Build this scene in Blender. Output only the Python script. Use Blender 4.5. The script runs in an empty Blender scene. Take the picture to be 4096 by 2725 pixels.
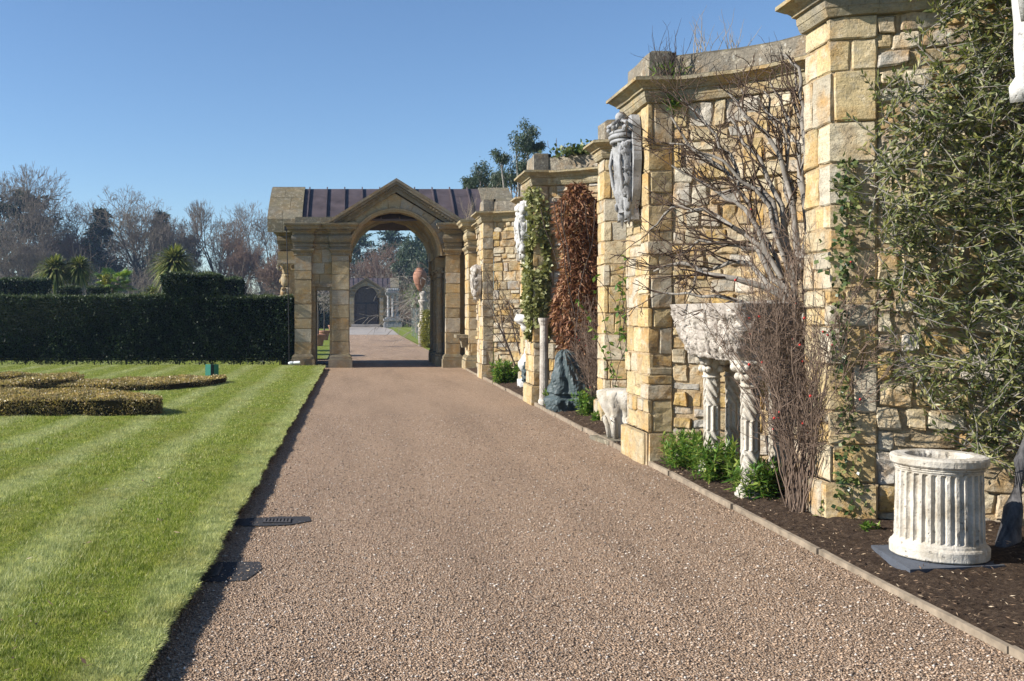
import bpy, math, random
import numpy as np
from mathutils import Vector, noise as mnoise
R = math.radians
sc = bpy.context.scene
COL = sc.collection
CAMZ = 1.6

# ------------------------------------------------------------------ bookkeeping
def tag(o, label=None, cat=None, group=None, kind=None):
    if label: o['label'] = label
    if cat: o['category'] = cat
    if group: o['group'] = group
    if kind: o['kind'] = kind
    return o

def empty(name, loc=(0, 0, 0), rz=0.0, parent=None):
    o = bpy.data.objects.new(name, None)
    o.location = loc
    o.rotation_euler = (0, 0, rz)
    COL.objects.link(o)
    if parent: o.parent = parent
    return o

def link_mesh(name, me, mats, parent=None, smooth=False):
    for m in (mats if isinstance(mats, (list, tuple)) else [mats]):
        me.materials.append(m)
    if smooth:
        me.polygons.foreach_set('use_smooth', [True] * len(me.polygons))
    o = bpy.data.objects.new(name, me)
    COL.objects.link(o)
    if parent: o.parent = parent
    return o

def copy_tree(o, parent=None):
    c = o.copy()
    COL.objects.link(c)
    if parent is not None: c.parent = parent
    for ch in list(o.children):
        copy_tree(ch, c)
    return c

def np_mesh(name, V, F, mats, parent=None, smooth=False, midx=None):
    """V (n,3) array, F (m,k) int array"""
    V = np.ascontiguousarray(V, dtype=np.float32); F = np.ascontiguousarray(F, dtype=np.int32)
    m, k = F.shape
    me = bpy.data.meshes.new(name)
    me.vertices.add(len(V)); me.vertices.foreach_set('co', V.ravel())
    me.loops.add(m * k); me.loops.foreach_set('vertex_index', F.ravel())
    me.polygons.add(m)
    me.polygons.foreach_set('loop_start', np.arange(0, m * k, k, dtype=np.int32))
    me.polygons.foreach_set('loop_total', np.full(m, k, dtype=np.int32))
    if midx is not None: me.polygons.foreach_set('material_index', np.asarray(midx, dtype=np.int32))
    me.update(calc_edges=True)
    return link_mesh(name, me, mats, parent, smooth)

# ------------------------------------------------------------------ mesh builder
class MB:
    def __init__(s):
        s.v = []; s.f = []; s.m = []
    def add(s, vs, fs, mi=0):
        o = len(s.v)
        s.v.extend([tuple(p) for p in vs])
        for f in fs:
            s.f.append([i + o for i in f]); s.m.append(mi)
    def box(s, c, sz, rz=0.0, mi=0, top=1.0):
        x, y, z = sz[0] / 2, sz[1] / 2, sz[2] / 2
        ca, sa = math.cos(rz), math.sin(rz)
        vs = []
        for dz, k in ((-z, 1.0), (z, top)):
            for dx, dy in ((-x, -y), (x, -y), (x, y), (-x, y)):
                dx *= k; dy *= k
                vs.append((c[0] + dx * ca - dy * sa, c[1] + dx * sa + dy * ca, c[2] + dz))
        s.add(vs, [(3, 2, 1, 0), (4, 5, 6, 7), (0, 1, 5, 4), (1, 2, 6, 5), (2, 3, 7, 6), (3, 0, 4, 7)], mi)
    def bbox(s, x0, x1, y0, y1, z0, z1, mi=0):
        s.box(((x0 + x1) / 2, (y0 + y1) / 2, (z0 + z1) / 2), (x1 - x0, y1 - y0, z1 - z0), 0, mi)
    def beam(s, p0, p1, w, h, up=(0, 0, 1), mi=0):
        p0, p1 = Vector(p0), Vector(p1)
        d = (p1 - p0).normalized(); u = Vector(up)
        sd = d.cross(u).normalized(); u = sd.cross(d)
        vs = []
        for p in (p0, p1):
            for a, b in ((-1, -1), (1, -1), (1, 1), (-1, 1)):
                vs.append(p + sd * (a * w / 2) + u * (b * h / 2))
        s.add(vs, [(3, 2, 1, 0), (4, 5, 6, 7), (0, 1, 5, 4), (1, 2, 6, 5), (2, 3, 7, 6), (3, 0, 4, 7)], mi)
    def tube(s, pts, rad, n=6, mi=0, cap=True):
        pts = [Vector(p) for p in pts]
        if not isinstance(rad, (list, tuple)): rad = [rad] * len(pts)
        rings = []
        ref = Vector((0.31, 0.17, 0.93))
        for i, p in enumerate(pts):
            d = (pts[min(i + 1, len(pts) - 1)] - pts[max(i - 1, 0)])
            d = d.normalized() if d.length > 1e-9 else Vector((0, 0, 1))
            a = d.cross(ref)
            if a.length < 1e-3: a = d.cross(Vector((1, 0, 0)))
            a.normalize(); b = d.cross(a)
            rings.append([p + (a * math.cos(t) + b * math.sin(t)) * rad[i] for t in [2 * math.pi * k / n for k in range(n)]])
        vs = [v for r in rings for v in r]
        fs = []
        for i in range(len(rings) - 1):
            for k in range(n):
                fs.append((i * n + k, i * n + (k + 1) % n, (i + 1) * n + (k + 1) % n, (i + 1) * n + k))
        if cap:
            fs.append(tuple(range(n - 1, -1, -1))); fs.append(tuple((len(rings) - 1) * n + k for k in range(n)))
        s.add(vs, fs, mi)
    def lathe(s, prof, c=(0, 0, 0), n=24, mod=None, mi=0, cap=True, rz=0.0):
        """prof [(r,z)], mod(r,z,theta,i)->r"""
        vs = []; fs = []
        for i, (r, z) in enumerate(prof):
            for k in range(n):
                t = 2 * math.pi * k / n
                rr = mod(r, z, t, i) if mod else r
                vs.append((c[0] + rr * math.cos(t + rz), c[1] + rr * math.sin(t + rz), c[2] + z))
        for i in range(len(prof) - 1):
            for k in range(n):
                fs.append((i * n + k, i * n + (k + 1) % n, (i + 1) * n + (k + 1) % n, (i + 1) * n + k))
        if cap:
            fs.append(tuple(range(n - 1, -1, -1))); fs.append(tuple((len(prof) - 1) * n + k for k in range(n)))
        s.add(vs, fs, mi)
    def blob(s, c, r, seed=0, amp=0.15, fr=3.0, nu=14, nv=9, mi=0):
        c = Vector(c); r = Vector(r) if not isinstance(r, (int, float)) else Vector((r, r, r))
        vs = []; fs = []
        for j in range(nv + 1):
            ph = math.pi * j / nv
            for k in range(nu):
                t = 2 * math.pi * k / nu
                d = Vector((math.sin(ph) * math.cos(t), math.sin(ph) * math.sin(t), math.cos(ph)))
                q = 1 + amp * mnoise.noise(d * fr + Vector((seed * 7.3, seed * 3.1, seed)))
                vs.append(c + Vector((d.x * r.x, d.y * r.y, d.z * r.z)) * q)
        for j in range(nv):
            for k in range(nu):
                fs.append((j * nu + k, (j + 1) * nu + k, (j + 1) * nu + (k + 1) % nu, j * nu + (k + 1) % nu))
        s.add(vs, fs, mi)
    def prism(s, poly, z0, z1, mi=0):
        n = len(poly)
        vs = [(x, y, z0) for x, y in poly] + [(x, y, z1) for x, y in poly]
        fs = [tuple(range(n - 1, -1, -1)), tuple(range(n, 2 * n))]
        for i in range(n):
            j = (i + 1) % n
            fs.append((i, j, n + j, n + i))
        s.add(vs, fs, mi)
    def sweep(s, path, prof, mi=0, caps=True, sub=0.0, jit=0.0, seed=0):
        """path PolyPath; prof [(out,z)] open list swept along it; subdivided every `sub` with jitter `jit`"""
        us = list(path.br)
        if sub > 0:
            ex = []
            for a, b in zip(us[:-1], us[1:]):
                k = max(1, int((b - a) / sub))
                ex += [a + (b - a) * i / k for i in range(1, k)]
            us = sorted(us + ex)
        n = len(prof); vs = []; fs = []
        for u in us:
            for j, (d, z) in enumerate(prof):
                if jit:
                    q = mnoise.noise(Vector((u * 3.1 + seed * 11, d * 9, z * 5)))
                    q2 = mnoise.noise(Vector((u * 2.3, d * 9 + seed * 5, z * 5 + 40)))
                else: q = q2 = 0
                x, y = path.pt(u, d + q * jit)
                vs.append((x, y, z + q2 * jit))
        for i in range(len(us) - 1):
            for j in range(n - 1):
                fs.append((i * n + j, (i + 1) * n + j, (i + 1) * n + j + 1, i * n + j + 1))
        if caps:
            fs.append(tuple(range(n))); fs.append(tuple((len(us) - 1) * n + j for j in range(n - 1, -1, -1)))
        s.add(vs, fs, mi)
    def build(s, name, mats, parent=None, smooth=False):
        me = bpy.data.meshes.new(name)
        me.from_pydata(s.v, [], s.f)
        me.polygons.foreach_set('material_index', s.m)
        me.update()
        return link_mesh(name, me, mats, parent, smooth)

class PolyPath:
    """plan polyline; the outward side is on the right of the direction of travel"""
    def __init__(s, pts):
        s.p = [Vector(p) for p in pts]
        s.br = [0.0]
        for a, b in zip(s.p[:-1], s.p[1:]): s.br.append(s.br[-1] + (b - a).length)
        s.L = s.br[-1]
        s.n = []
        for a, b in zip(s.p[:-1], s.p[1:]):
            d = (b - a).normalized(); s.n.append(Vector((d.y, -d.x)))
    def pt(s, u, d):
        u = min(max(u, 0.0), s.L)
        for i in range(len(s.br)):
            if abs(u - s.br[i]) < 1e-6:
                n1 = s.n[max(i - 1, 0)]; n2 = s.n[min(i, len(s.n) - 1)]
                m = (n1 + n2)
                if m.length < 1e-4: m = n1.copy()
                m.normalize()
                k = 1.0 / max(0.45, m.dot(n1))
                q = s.p[i] + m * (d * k)
                return q.x, q.y
        for i in range(len(s.n)):
            if u < s.br[i + 1]:
                t = (u - s.br[i]) / (s.br[i + 1] - s.br[i])
                q = s.p[i].lerp(s.p[i + 1], t) + s.n[i] * d
                return q.x, q.y
    def normal(s, u):
        for i in range(len(s.n)):
            if u <= s.br[i + 1] + 1e-9: return s.n[i]
        return s.n[-1]

def one_block(mb, surf, u0, u1, z0, z1, rng, br=(), dj=0.012, rough=0.008, res=0.10, depth=0.05, edge=0.014, mi=0, cj=0.006, shape=0.0):
    e = min(0.011, (u1 - u0) * 0.2, (z1 - z0) * 0.2)
    def grid(a, b, extra=()):
        n = max(1, int((b - a - 2 * e) / res))
        g = [a, a + e] + [a + e + (b - a - 2 * e) * i / n for i in range(1, n)] + [b - e, b]
        for x in extra:
            if a + 0.004 < x < b - 0.004:
                g = [q for q in g if abs(q - x) > 0.012 or q in (a, b)] + [x]
        return sorted(g)
    us = grid(u0, u1, br); zs = grid(z0, z1)
    nu, nz = len(us), len(zs)
    off = rng.uniform(-dj, dj)
    c = [rng.uniform(-cj, cj) for _ in range(8)]
    sd = rng.uniform(0, 100)
    tilt = rng.uniform(-0.5, 0.5) * dj
    vs = []
    for j, z in enumerate(zs):
        b = j / (nz - 1)
        for i, u in enumerate(us):
            a = i / (nu - 1)
            uu = u + (c[0] * (1 - a) * (1 - b) + c[1] * a * (1 - b) + c[2] * a * b + c[3] * (1 - a) * b)
            zz = z + (c[4] * (1 - a) * (1 - b) + c[5] * a * (1 - b) + c[6] * a * b + c[7] * (1 - a) * b)
            if shape:
                n1 = mnoise.noise(Vector((u * 9 + sd, z * 9, 3.1))); n2 = mnoise.noise(Vector((u * 9 - sd, z * 9, 8.7)))
                uu += n1 * shape; zz += n2 * shape
                ca_ = abs(2 * a - 1) ** 6 * abs(2 * b - 1) ** 6
                uu -= (2 * a - 1) * ca_ * shape * 1.6; zz -= (2 * b - 1) * ca_ * shape * 1.6
            if u in br: uu = u
            d = off + tilt * (b - 0.5) + rough * 1.6 * mnoise.fractal(Vector((u * 5 + sd, z * 6, sd)), 0.9, 2.0, 3)
            if i in (0, nu - 1) or j in (0, nz - 1): d -= edge * rng.uniform(0.7, 1.4)
            vs.append(surf(uu, zz, d))
    fs = []
    for j in range(nz - 1):
        for i in range(nu - 1):
            fs.append((j * nu + i, j * nu + i + 1, (j + 1) * nu + i + 1, (j + 1) * nu + i))
    ring = [i for i in range(nu)] + [j * nu + nu - 1 for j in range(1, nz)] + [(nz - 1) * nu + i for i in range(nu - 2, -1, -1)] + [j * nu for j in range(nz - 2, 0, -1)]
    base = len(vs)
    for r in ring:
        j, i = divmod(r, nu)
        vs.append(surf(us[i], zs[j], -depth))
    for k in range(len(ring)):
        k2 = (k + 1) % len(ring)
        fs.append((ring[k2], ring[k], base + k, base + k2))
    mb.add(vs, fs, mi)

def blocks(mb, surf, L, z0, z1, rng, ch=(0.18, 0.34), bw=(0.25, 0.6), gap=0.016, br=(), split=0.25, backing=True, back=-0.022, **kw):
    z = z0
    hard = list(br)
    while z < z1 - 1e-4:
        h = rng.uniform(*ch)
        if z1 - z - h < ch[0] * 0.7: h = z1 - z
        u = 0.0; first = True
        while u < L - 1e-4:
            w = rng.uniform(*bw)
            if first: w *= rng.uniform(0.5, 1.0); first = False
            if L - u - w < bw[0] * 0.6: w = L - u
            g = gap / 2
            if rng.random() < split and h > 0.2 and w > 0.2:
                k = rng.uniform(0.35, 0.65)
                one_block(mb, surf, u + g, u + w - g, z + g, z + h * k - g, rng, hard, **kw)
                if rng.random() < 0.5 and w > 0.34:
                    k2 = rng.uniform(0.35, 0.65)
                    one_block(mb, surf, u + g, u + w * k2 - g, z + h * k + g, z + h - g, rng, hard, **kw)
                    one_block(mb, surf, u + w * k2 + g, u + w - g, z + h * k + g, z + h - g, rng, hard, **kw)
                else:
                    one_block(mb, surf, u + g, u + w - g, z + h * k + g, z + h - g, rng, hard, **kw)
            else:
                one_block(mb, surf, u + g, u + w - g, z + g, z + h - g, rng, hard, **kw)
            u += w
        z += h
    if backing:
        us = sorted(set([0.0, L] + hard)); vs = []; fs = []
        for u in us:
            vs.append(surf(u, z0, back)); vs.append(surf(u, z1, back))
        for i in range(len(us) - 1):
            fs.append((2 * i, 2 * i + 2, 2 * i + 3, 2 * i + 1))
        mb.add(vs, fs, 1)

def path_surf(path):
    def f(u, z, d):
        x, y = path.pt(u, d)
        return (x, y, z)
    return f

# ------------------------------------------------------------------ foliage / twigs (vectorised)
def unit(a):
    return a / np.maximum(np.linalg.norm(a, axis=1, keepdims=True), 1e-9)

def rand_dirs(rs, n):
    return unit(rs.normal(size=(n, 3)))

def leaf_arrays(P, D, S, L, W, k=0.45):
    """diamond leaves: base P, axis D, side S"""
    L = np.broadcast_to(np.asarray(L, float).reshape(-1, 1), (len(P), 1)); W = np.broadcast_to(np.asarray(W, float).reshape(-1, 1), (len(P), 1))
    V = np.stack([P, P + D * L * k + S * W / 2, P + D * L, P + D * L * k - S * W / 2], axis=1).reshape(-1, 3)
    F = np.arange(len(P) * 4).reshape(-1, 4)
    return V, F

def side_of(D, rs):
    return unit(np.cross(D, rand_dirs(rs, len(D))))

def seg_arrays(segs, n=3, rmin=0.0):
    """segs list of (p0,p1,r0,r1) -> prisms"""
    A = np.array([tuple(s[0]) + tuple(s[1]) + (s[2], s[3]) for s in segs], dtype=float)
    p0 = A[:, 0:3]; p1 = A[:, 3:6]; r0 = np.maximum(A[:, 6:7], rmin); r1 = np.maximum(A[:, 7:8], rmin)
    d = unit(p1 - p0)
    ref = np.where(np.abs(d[:, 2:3]) > 0.95, np.array([[1.0, 0, 0]]), np.array([[0, 0, 1.0]]))
    a = unit(np.cross(d, ref)); b = np.cross(d, a)
    rings = []
    for p, r in ((p0, r0), (p1, r1)):
        for k in range(n):
            t = 2 * math.pi * k / n
            rings.append(p + (a * math.cos(t) + b * math.sin(t)) * r)
    V = np.stack(rings, axis=1).reshape(-1, 3)
    base = np.arange(len(A))[:, None] * (2 * n)
    fs = []
    for k in range(n):
        fs.append(np.concatenate([base + k, base + (k + 1) % n, base + n + (k + 1) % n, base + n + k], axis=1))
    F = np.concatenate(fs, axis=0)
    return V, F

def cat_arrays(parts):
    Vs = []; Fs = []; o = 0
    for V, F in parts:
        Vs.append(V); Fs.append(F + o); o += len(V)
    return np.concatenate(Vs), np.concatenate(Fs)

def grow(segs, rng, p, d, L, r, lev, spec, tips=None):
    """recursive branch; spec[lev] = dict(n segments, wob, up, kids (lo,hi), start, ang, ratio, rr)"""
    s = spec[lev]; n = s['n']
    pts = [p]; rad = [r]
    for i in range(n):
        w = s['wob']
        d = (d + Vector((rng.gauss(0, w), rng.gauss(0, w), rng.gauss(0, w) + s['up']))).normalized()
        q = pts[-1] + d * (L / n)
        r1 = r * (1 - (1 - s.get('end', 0.35)) * (i + 1) / n)
        segs.append((pts[-1], q, rad[-1], r1, lev))
        pts.append(q); rad.append(r1)
    if tips is not None and lev == len(spec) - 1: tips.append((pts[-1], d))
    if lev + 1 < len(spec):
        k = rng.randint(*s['kids'])
        for j in range(k):
            t = s['start'] + (1 - s['start']) * (j + rng.random()) / k
            x = t * n; i = min(int(x), n - 1)
            q = pts[i].lerp(pts[i + 1], x - i)
            ax = (pts[i + 1] - pts[i]).normalized()
            perp = ax.orthogonal().normalized()
            from_q = math.radians(rng.uniform(*s['ang']))
            rot = rng.uniform(0, 2 * math.pi)
            sd = perp * math.cos(rot) + ax.cross(perp) * math.sin(rot)
            nd = (ax * math.cos(from_q) + sd * math.sin(from_q)).normalized()
            rr = (rad[i] + (rad[i + 1] - rad[i]) * (x - i)) * s['rr']
            grow(segs, rng, q, nd, L * s['ratio'] * rng.uniform(0.7, 1.15) * (1 - s.get('taper', 0.35) * t), rr, lev + 1, spec, tips)
        if s.get('leader', True):
            grow(segs, rng, pts[-1], d, L * s['ratio'] * 0.9, rad[-1], lev + 1, spec, tips)

# ------------------------------------------------------------------ materials
class NT:
    def __init__(s, name):
        s.m = bpy.data.materials.new(name); s.m.use_nodes = True
        s.t = s.m.node_tree; s.t.nodes.clear()
        s.out = s.t.nodes.new('ShaderNodeOutputMaterial')
    def n(s, typ, ins=None, **at):
        nd = s.t.nodes.new('ShaderNode' + typ)
        for k, v in at.items(): setattr(nd, k, v)
        for k, v in (ins or {}).items(): s.set(nd.inputs[k], v)
        return nd
    def set(s, sock, v):
        if isinstance(v, bpy.types.NodeSocket): s.t.links.new(v, sock)
        elif isinstance(v, (tuple, list)) and len(v) == 3 and sock.type == 'RGBA': sock.default_value = (*v, 1)
        else: sock.default_value = v
    def obj(s): return s.n('TexCoord').outputs['Object']
    def pos(s): return s.n('NewGeometry').outputs['Position']
    def nrm(s): return s.n('NewGeometry').outputs['Normal']
    def isl(s): return s.n('NewGeometry').outputs['Random Per Island']
    def mapped(s, vec, scale=(1, 1, 1), loc=(0, 0, 0), rot=(0, 0, 0)):
        return s.n('Mapping', {'Vector': vec, 'Scale': scale, 'Location': loc, 'Rotation': rot}).outputs[0]
    def noise(s, vec, scale, detail=4, rough=0.55, dist=0.0, out='Fac'):
        return s.n('TexNoise', {'Vector': vec, 'Scale': scale, 'Detail': detail, 'Roughness': rough, 'Distortion': dist}).outputs[out]
    def vor(s, vec, scale, feature='F1', rnd=1.0):
        return s.n('TexVoronoi', {'Vector': vec, 'Scale': scale, 'Randomness': rnd}, feature=feature)
    def ramp(s, fac, stops, interp='LINEAR'):
        nd = s.n('ValToRGB', {'Fac': fac}); cr = nd.color_ramp; cr.interpolation = interp
        while len(cr.elements) < len(stops): cr.elements.new(0.5)
        for e, (p, c) in zip(cr.elements, stops):
            e.position = p
            e.color = (*c, 1) if isinstance(c, (tuple, list)) else (c, c, c, 1)
        return nd.outputs['Color']
    def mix(s, fac, a, b, mode='MIX'):
        nd = s.n('Mix', data_type='RGBA', blend_type=mode)
        s.set(nd.inputs['Factor'], fac)
        s.set(nd.inputs[6], a); s.set(nd.inputs[7], b)
        return nd.outputs[2]
    def math(s, op, a, b=0.0, clamp=False):
        nd = s.n('Math', operation=op, use_clamp=clamp)
        s.set(nd.inputs[0], a); s.set(nd.inputs[1], b)
        return nd.outputs[0]
    def sep(s, v): return s.n('SeparateXYZ', {'Vector': v}).outputs
    def bump(s, h, st=0.5, dist=0.01, nrm=None):
        ins = {'Height': h, 'Strength': st, 'Distance': dist}
        if nrm is not None: ins['Normal'] = nrm
        return s.n('Bump', ins).outputs[0]
    def pbr(s, col, rough=0.8, nrm=None, spec=0.3, metal=0.0):
        ins = {'Base Color': col, 'Roughness': rough, 'Specular IOR Level': spec, 'Metallic': metal}
        if nrm is not None: ins['Normal'] = nrm
        b = s.n('BsdfPrincipled', ins)
        s.t.links.new(b.outputs[0], s.out.inputs[0])
        return s.m
    def leafy(s, col, tcol, trans=0.3, rough=0.5, spec=0.3, nrm=None):
        ins = {'Base Color': col, 'Roughness': rough, 'Specular IOR Level': spec}
        b = s.n('BsdfPrincipled', ins)
        t = s.n('BsdfTranslucent', {'Color': tcol})
        mx = s.n('MixShader', {0: trans})
        s.t.links.new(b.outputs[0], mx.inputs[1]); s.t.links.new(t.outputs[0], mx.inputs[2])
        s.t.links.new(mx.outputs[0], s.out.inputs[0])
        return s.m

def stone_mat(name, pal, stain=0.5, lichen=0.4, topdark=0.6, bump=0.6, dark=1.0, white=0.25, blot=1.0):
    g = NT(name); p = g.obj(); isl = g.isl()
    n = len(pal)
    col = g.ramp(isl, [((i + 0.0) / n, c) for i, c in enumerate(pal)], 'CONSTANT')
    ivec = g.n('CombineXYZ', {'X': g.math('MULTIPLY', isl, 37.0), 'Y': g.math('MULTIPLY', isl, 91.0), 'Z': 0.0}).outputs[0]
    q = g.n('VectorMath', {0: p, 1: ivec}, operation='ADD').outputs[0]
    big = g.noise(q, 3.2, 5, 0.6)
    fine = g.noise(p, 42.0, 5, 0.7)
    strat = g.noise(g.mapped(q, (3.0, 3.0, 26.0), rot=(0.06, 0.04, 0)), 1.6, 6, 0.7)
    # per block value jitter
    wn = g.n('TexWhiteNoise', {'W': isl}, noise_dimensions='1D').outputs['Value']
    col = g.mix(0.85, col, g.ramp(wn, [(0, 0.75), (1, 1.15)]), 'MULTIPLY')
    # iron stain and bedding
    sf = g.math('MULTIPLY', g.ramp(big, [(0.47, 0.0), (0.66, 1.0)]), stain)
    col = g.mix(sf, col, (0.45, 0.245, 0.065))
    med = g.noise(q, 9.0, 6, 0.68)
    col = g.mix(g.math('MULTIPLY', g.ramp(med, [(0.52, 0.0), (0.64, 1.0)]), 0.5 * blot), col, (0.57, 0.50, 0.38))
    col = g.mix(g.math('MULTIPLY', g.ramp(g.noise(q, 7.0, 6, 0.7), [(0.54, 0.0), (0.67, 1.0)]), 0.62 * blot), col, (0.23, 0.185, 0.135))
    col = g.mix(0.75, col, g.ramp(strat, [(0.25, 0.62), (0.5, 1.0), (0.75, 1.16)]), 'MULTIPLY')
    col = g.mix(0.8, col, g.ramp(fine, [(0.28, 0.55), (0.5, 1.0), (0.8, 1.2)]), 'MULTIPLY')
    # pale lichen flecks and grey weathering
    sp = g.noise(p, 17.0, 6, 0.72)
    col = g.mix(g.math('MULTIPLY', g.ramp(sp, [(0.60, 0.0), (0.66, 1.0)]), white), col, (0.52, 0.50, 0.44))
    gr = g.noise(p, 1.3, 6, 0.62)
    col = g.mix(g.math('MULTIPLY', g.ramp(gr, [(0.50, 0.0), (0.68, 1.0)]), lichen), col, (0.20, 0.185, 0.16))
    # weathered upper faces: dark crust and moss
    nz = g.sep(g.nrm())['Z']
    up = g.math('MULTIPLY', g.ramp(nz, [(0.25, 0.0), (0.8, 1.0)]), topdark)
    moss = g.ramp(g.noise(p, 6.0, 5, 0.6), [(0.35, (0.055, 0.048, 0.035)), (0.55, (0.12, 0.105, 0.07)), (0.7, (0.20, 0.17, 0.08))])
    col = g.mix(up, col, moss)
    if dark != 1.0: col = g.mix(1.0, col, (dark, dark, dark), 'MULTIPLY')
    rough_ = g.noise(p, 11.0, 6, 0.7)
    h = g.math('ADD', g.math('MULTIPLY', fine, 0.6), g.math('ADD', g.math('MULTIPLY', g.math('ADD', strat, g.math('MULTIPLY', rough_, 2.2)), 0.45), g.math('MULTIPLY', g.noise(p, 130.0, 3, 0.6), 0.25)))
    pit = g.ramp(g.noise(p, 21.0, 4, 0.65), [(0.30, 0.0), (0.40, 1.0)])
    h = g.math('ADD', h, g.math('MULTIPLY', pit, 0.35))
    return g.pbr(col, 0.92, g.bump(h, bump, 0.016), 0.15)

HONEY = [(0.49, 0.39, 0.235), (0.52, 0.445, 0.305), (0.44, 0.41, 0.36), (0.51, 0.385, 0.19), (0.50, 0.455, 0.385), (0.46, 0.35, 0.195), (0.54, 0.47, 0.34), (0.44, 0.40, 0.33), (0.50, 0.345, 0.135), (0.56, 0.50, 0.385), (0.38, 0.30, 0.19), (0.50, 0.41, 0.255)]
BROWN = [(0.33, 0.245, 0.135), (0.36, 0.28, 0.165), (0.31, 0.265, 0.20), (0.37, 0.265, 0.13), (0.30, 0.22, 0.12), (0.34, 0.29, 0.21), (0.27, 0.19, 0.10)]
M = {}
M['wall_stone'] = stone_mat('wall_stone', HONEY, 0.75, 0.35, 0.55, 0.9, dark=0.95)
M['pier_stone'] = stone_mat('pier_stone', [(0.54, 0.43, 0.255), (0.56, 0.475, 0.325), (0.51, 0.375, 0.18), (0.55, 0.45, 0.285), (0.50, 0.435, 0.325), (0.55, 0.43, 0.235), (0.52, 0.465, 0.36), (0.53, 0.40, 0.215)], 0.7, 0.25, 0.55, 0.7, dark=0.92)
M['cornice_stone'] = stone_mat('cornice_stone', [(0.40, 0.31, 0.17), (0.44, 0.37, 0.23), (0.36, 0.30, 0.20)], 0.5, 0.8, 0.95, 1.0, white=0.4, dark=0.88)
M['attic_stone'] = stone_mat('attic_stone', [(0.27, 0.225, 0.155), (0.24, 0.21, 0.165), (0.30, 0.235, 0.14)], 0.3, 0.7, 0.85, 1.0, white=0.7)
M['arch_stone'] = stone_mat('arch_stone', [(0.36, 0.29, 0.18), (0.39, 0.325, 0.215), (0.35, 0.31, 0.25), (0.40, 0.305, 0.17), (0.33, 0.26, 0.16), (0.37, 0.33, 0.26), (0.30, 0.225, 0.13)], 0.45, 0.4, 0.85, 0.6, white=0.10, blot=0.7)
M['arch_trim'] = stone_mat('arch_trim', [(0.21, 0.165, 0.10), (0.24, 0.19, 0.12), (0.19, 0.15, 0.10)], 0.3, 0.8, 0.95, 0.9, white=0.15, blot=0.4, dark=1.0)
M['slab_stone'] = stone_mat('slab_stone', [(0.19, 0.16, 0.10), (0.22, 0.195, 0.14), (0.17, 0.145, 0.09)], 0.2, 0.7, 0.35, 1.0, white=0.5)

def mortar():
    g = NT('mortar'); p = g.obj()
    n = g.noise(p, 14, 6, 0.65)
    col = g.ramp(n, [(0.3, (0.26, 0.18, 0.10)), (0.55, (0.42, 0.315, 0.19)), (0.8, (0.50, 0.41, 0.28))])
    return g.pbr(col, 0.95, g.bump(g.noise(p, 60, 5, 0.7), 0.8, 0.02), 0.1)
M['mortar'] = mortar()

def marble(name, base, dirt, amount=0.5, bump=0.5):
    g = NT(name); p = g.obj()
    n = g.noise(p, 5.0, 7, 0.65); f = g.noise(p, 48, 5, 0.7)
    d = g.math('MULTIPLY', g.ramp(n, [(0.44, 0.0), (0.66, 1.0)]), amount)
    col = g.mix(d, base, dirt)
    pit = g.ramp(g.noise(p, 26, 3, 0.55), [(0.30, 1.0), (0.37, 0.0)])
    col = g.mix(g.math('MULTIPLY', pit, 0.55), col, tuple(c * 0.45 for c in dirt))
    col = g.mix(0.6, col, g.ramp(f, [(0.25, 0.7), (0.55, 1.0), (0.8, 1.08)]), 'MULTIPLY')
    h = g.math('ADD', g.math('MULTIPLY', f, 0.5), g.math('MULTIPLY', g.noise(p, 12, 5, 0.6), 0.8))
    h = g.math('SUBTRACT', h, g.math('MULTIPLY', pit, 0.5))
    return g.pbr(col, 0.75, g.bump(h, bump, 0.012), 0.25)
M['white_marble'] = marble('white_marble', (0.54, 0.50, 0.43), (0.26, 0.215, 0.15), 0.8, 0.8)
M['relief_marble'] = marble('relief_marble', (0.47, 0.425, 0.37), (0.20, 0.165, 0.14), 0.85, 1.0)
M['grey_marble'] = marble('grey_marble', (0.33, 0.33, 0.335), (0.14, 0.135, 0.13), 0.85, 0.7)
M['pale_marble'] = marble('pale_marble', (0.56, 0.55, 0.53), (0.30, 0.285, 0.26), 0.7, 0.6)
M['slate'] = marble('slate', (0.085, 0.095, 0.115), (0.05, 0.05, 0.05), 0.5, 0.3)

def gravel():
    g = NT('gravel'); p = g.pos()
    v = g.vor(p, 95.0); v2 = g.vor(g.mapped(p, loc=(3.3, 1.7, 0)), 160.0)
    c1 = g.sep(v.outputs['Color'])['X']; c2 = g.sep(v2.outputs['Color'])['X']
    stops = [(0.0, (0.09, 0.06, 0.042)), (0.2, (0.22, 0.145, 0.09)), (0.42, (0.36, 0.25, 0.165)), (0.66, (0.52, 0.355, 0.225)), (0.86, (0.60, 0.475, 0.365)), (1.0, (0.70, 0.62, 0.53))]
    a = g.ramp(c1, stops); b = g.ramp(c2, stops)
    d1 = v.outputs['Distance']
    col = g.mix(g.ramp(d1, [(0.35, 0.0), (0.6, 1.0)]), a, b)
    big = g.noise(g.mapped(p, (1.0, 0.16, 1)), 1.5, 6, 0.62)
    col = g.mix(0.9, col, g.ramp(big, [(0.32, (0.66, 0.61, 0.565)), (0.5, (0.84, 0.785, 0.73)), (0.68, (0.95, 0.89, 0.835))]), 'MULTIPLY')
    h = g.math('ADD', g.math('MULTIPLY', g.math('SUBTRACT', 1.0, d1), 1.0), g.math('MULTIPLY', g.math('SUBTRACT', 1.0, v2.outputs['Distance']), 0.4))
    return g.pbr(col, 0.75, g.bump(h, 1.0, 0.02), 0.3)
M['gravel'] = gravel()
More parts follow.
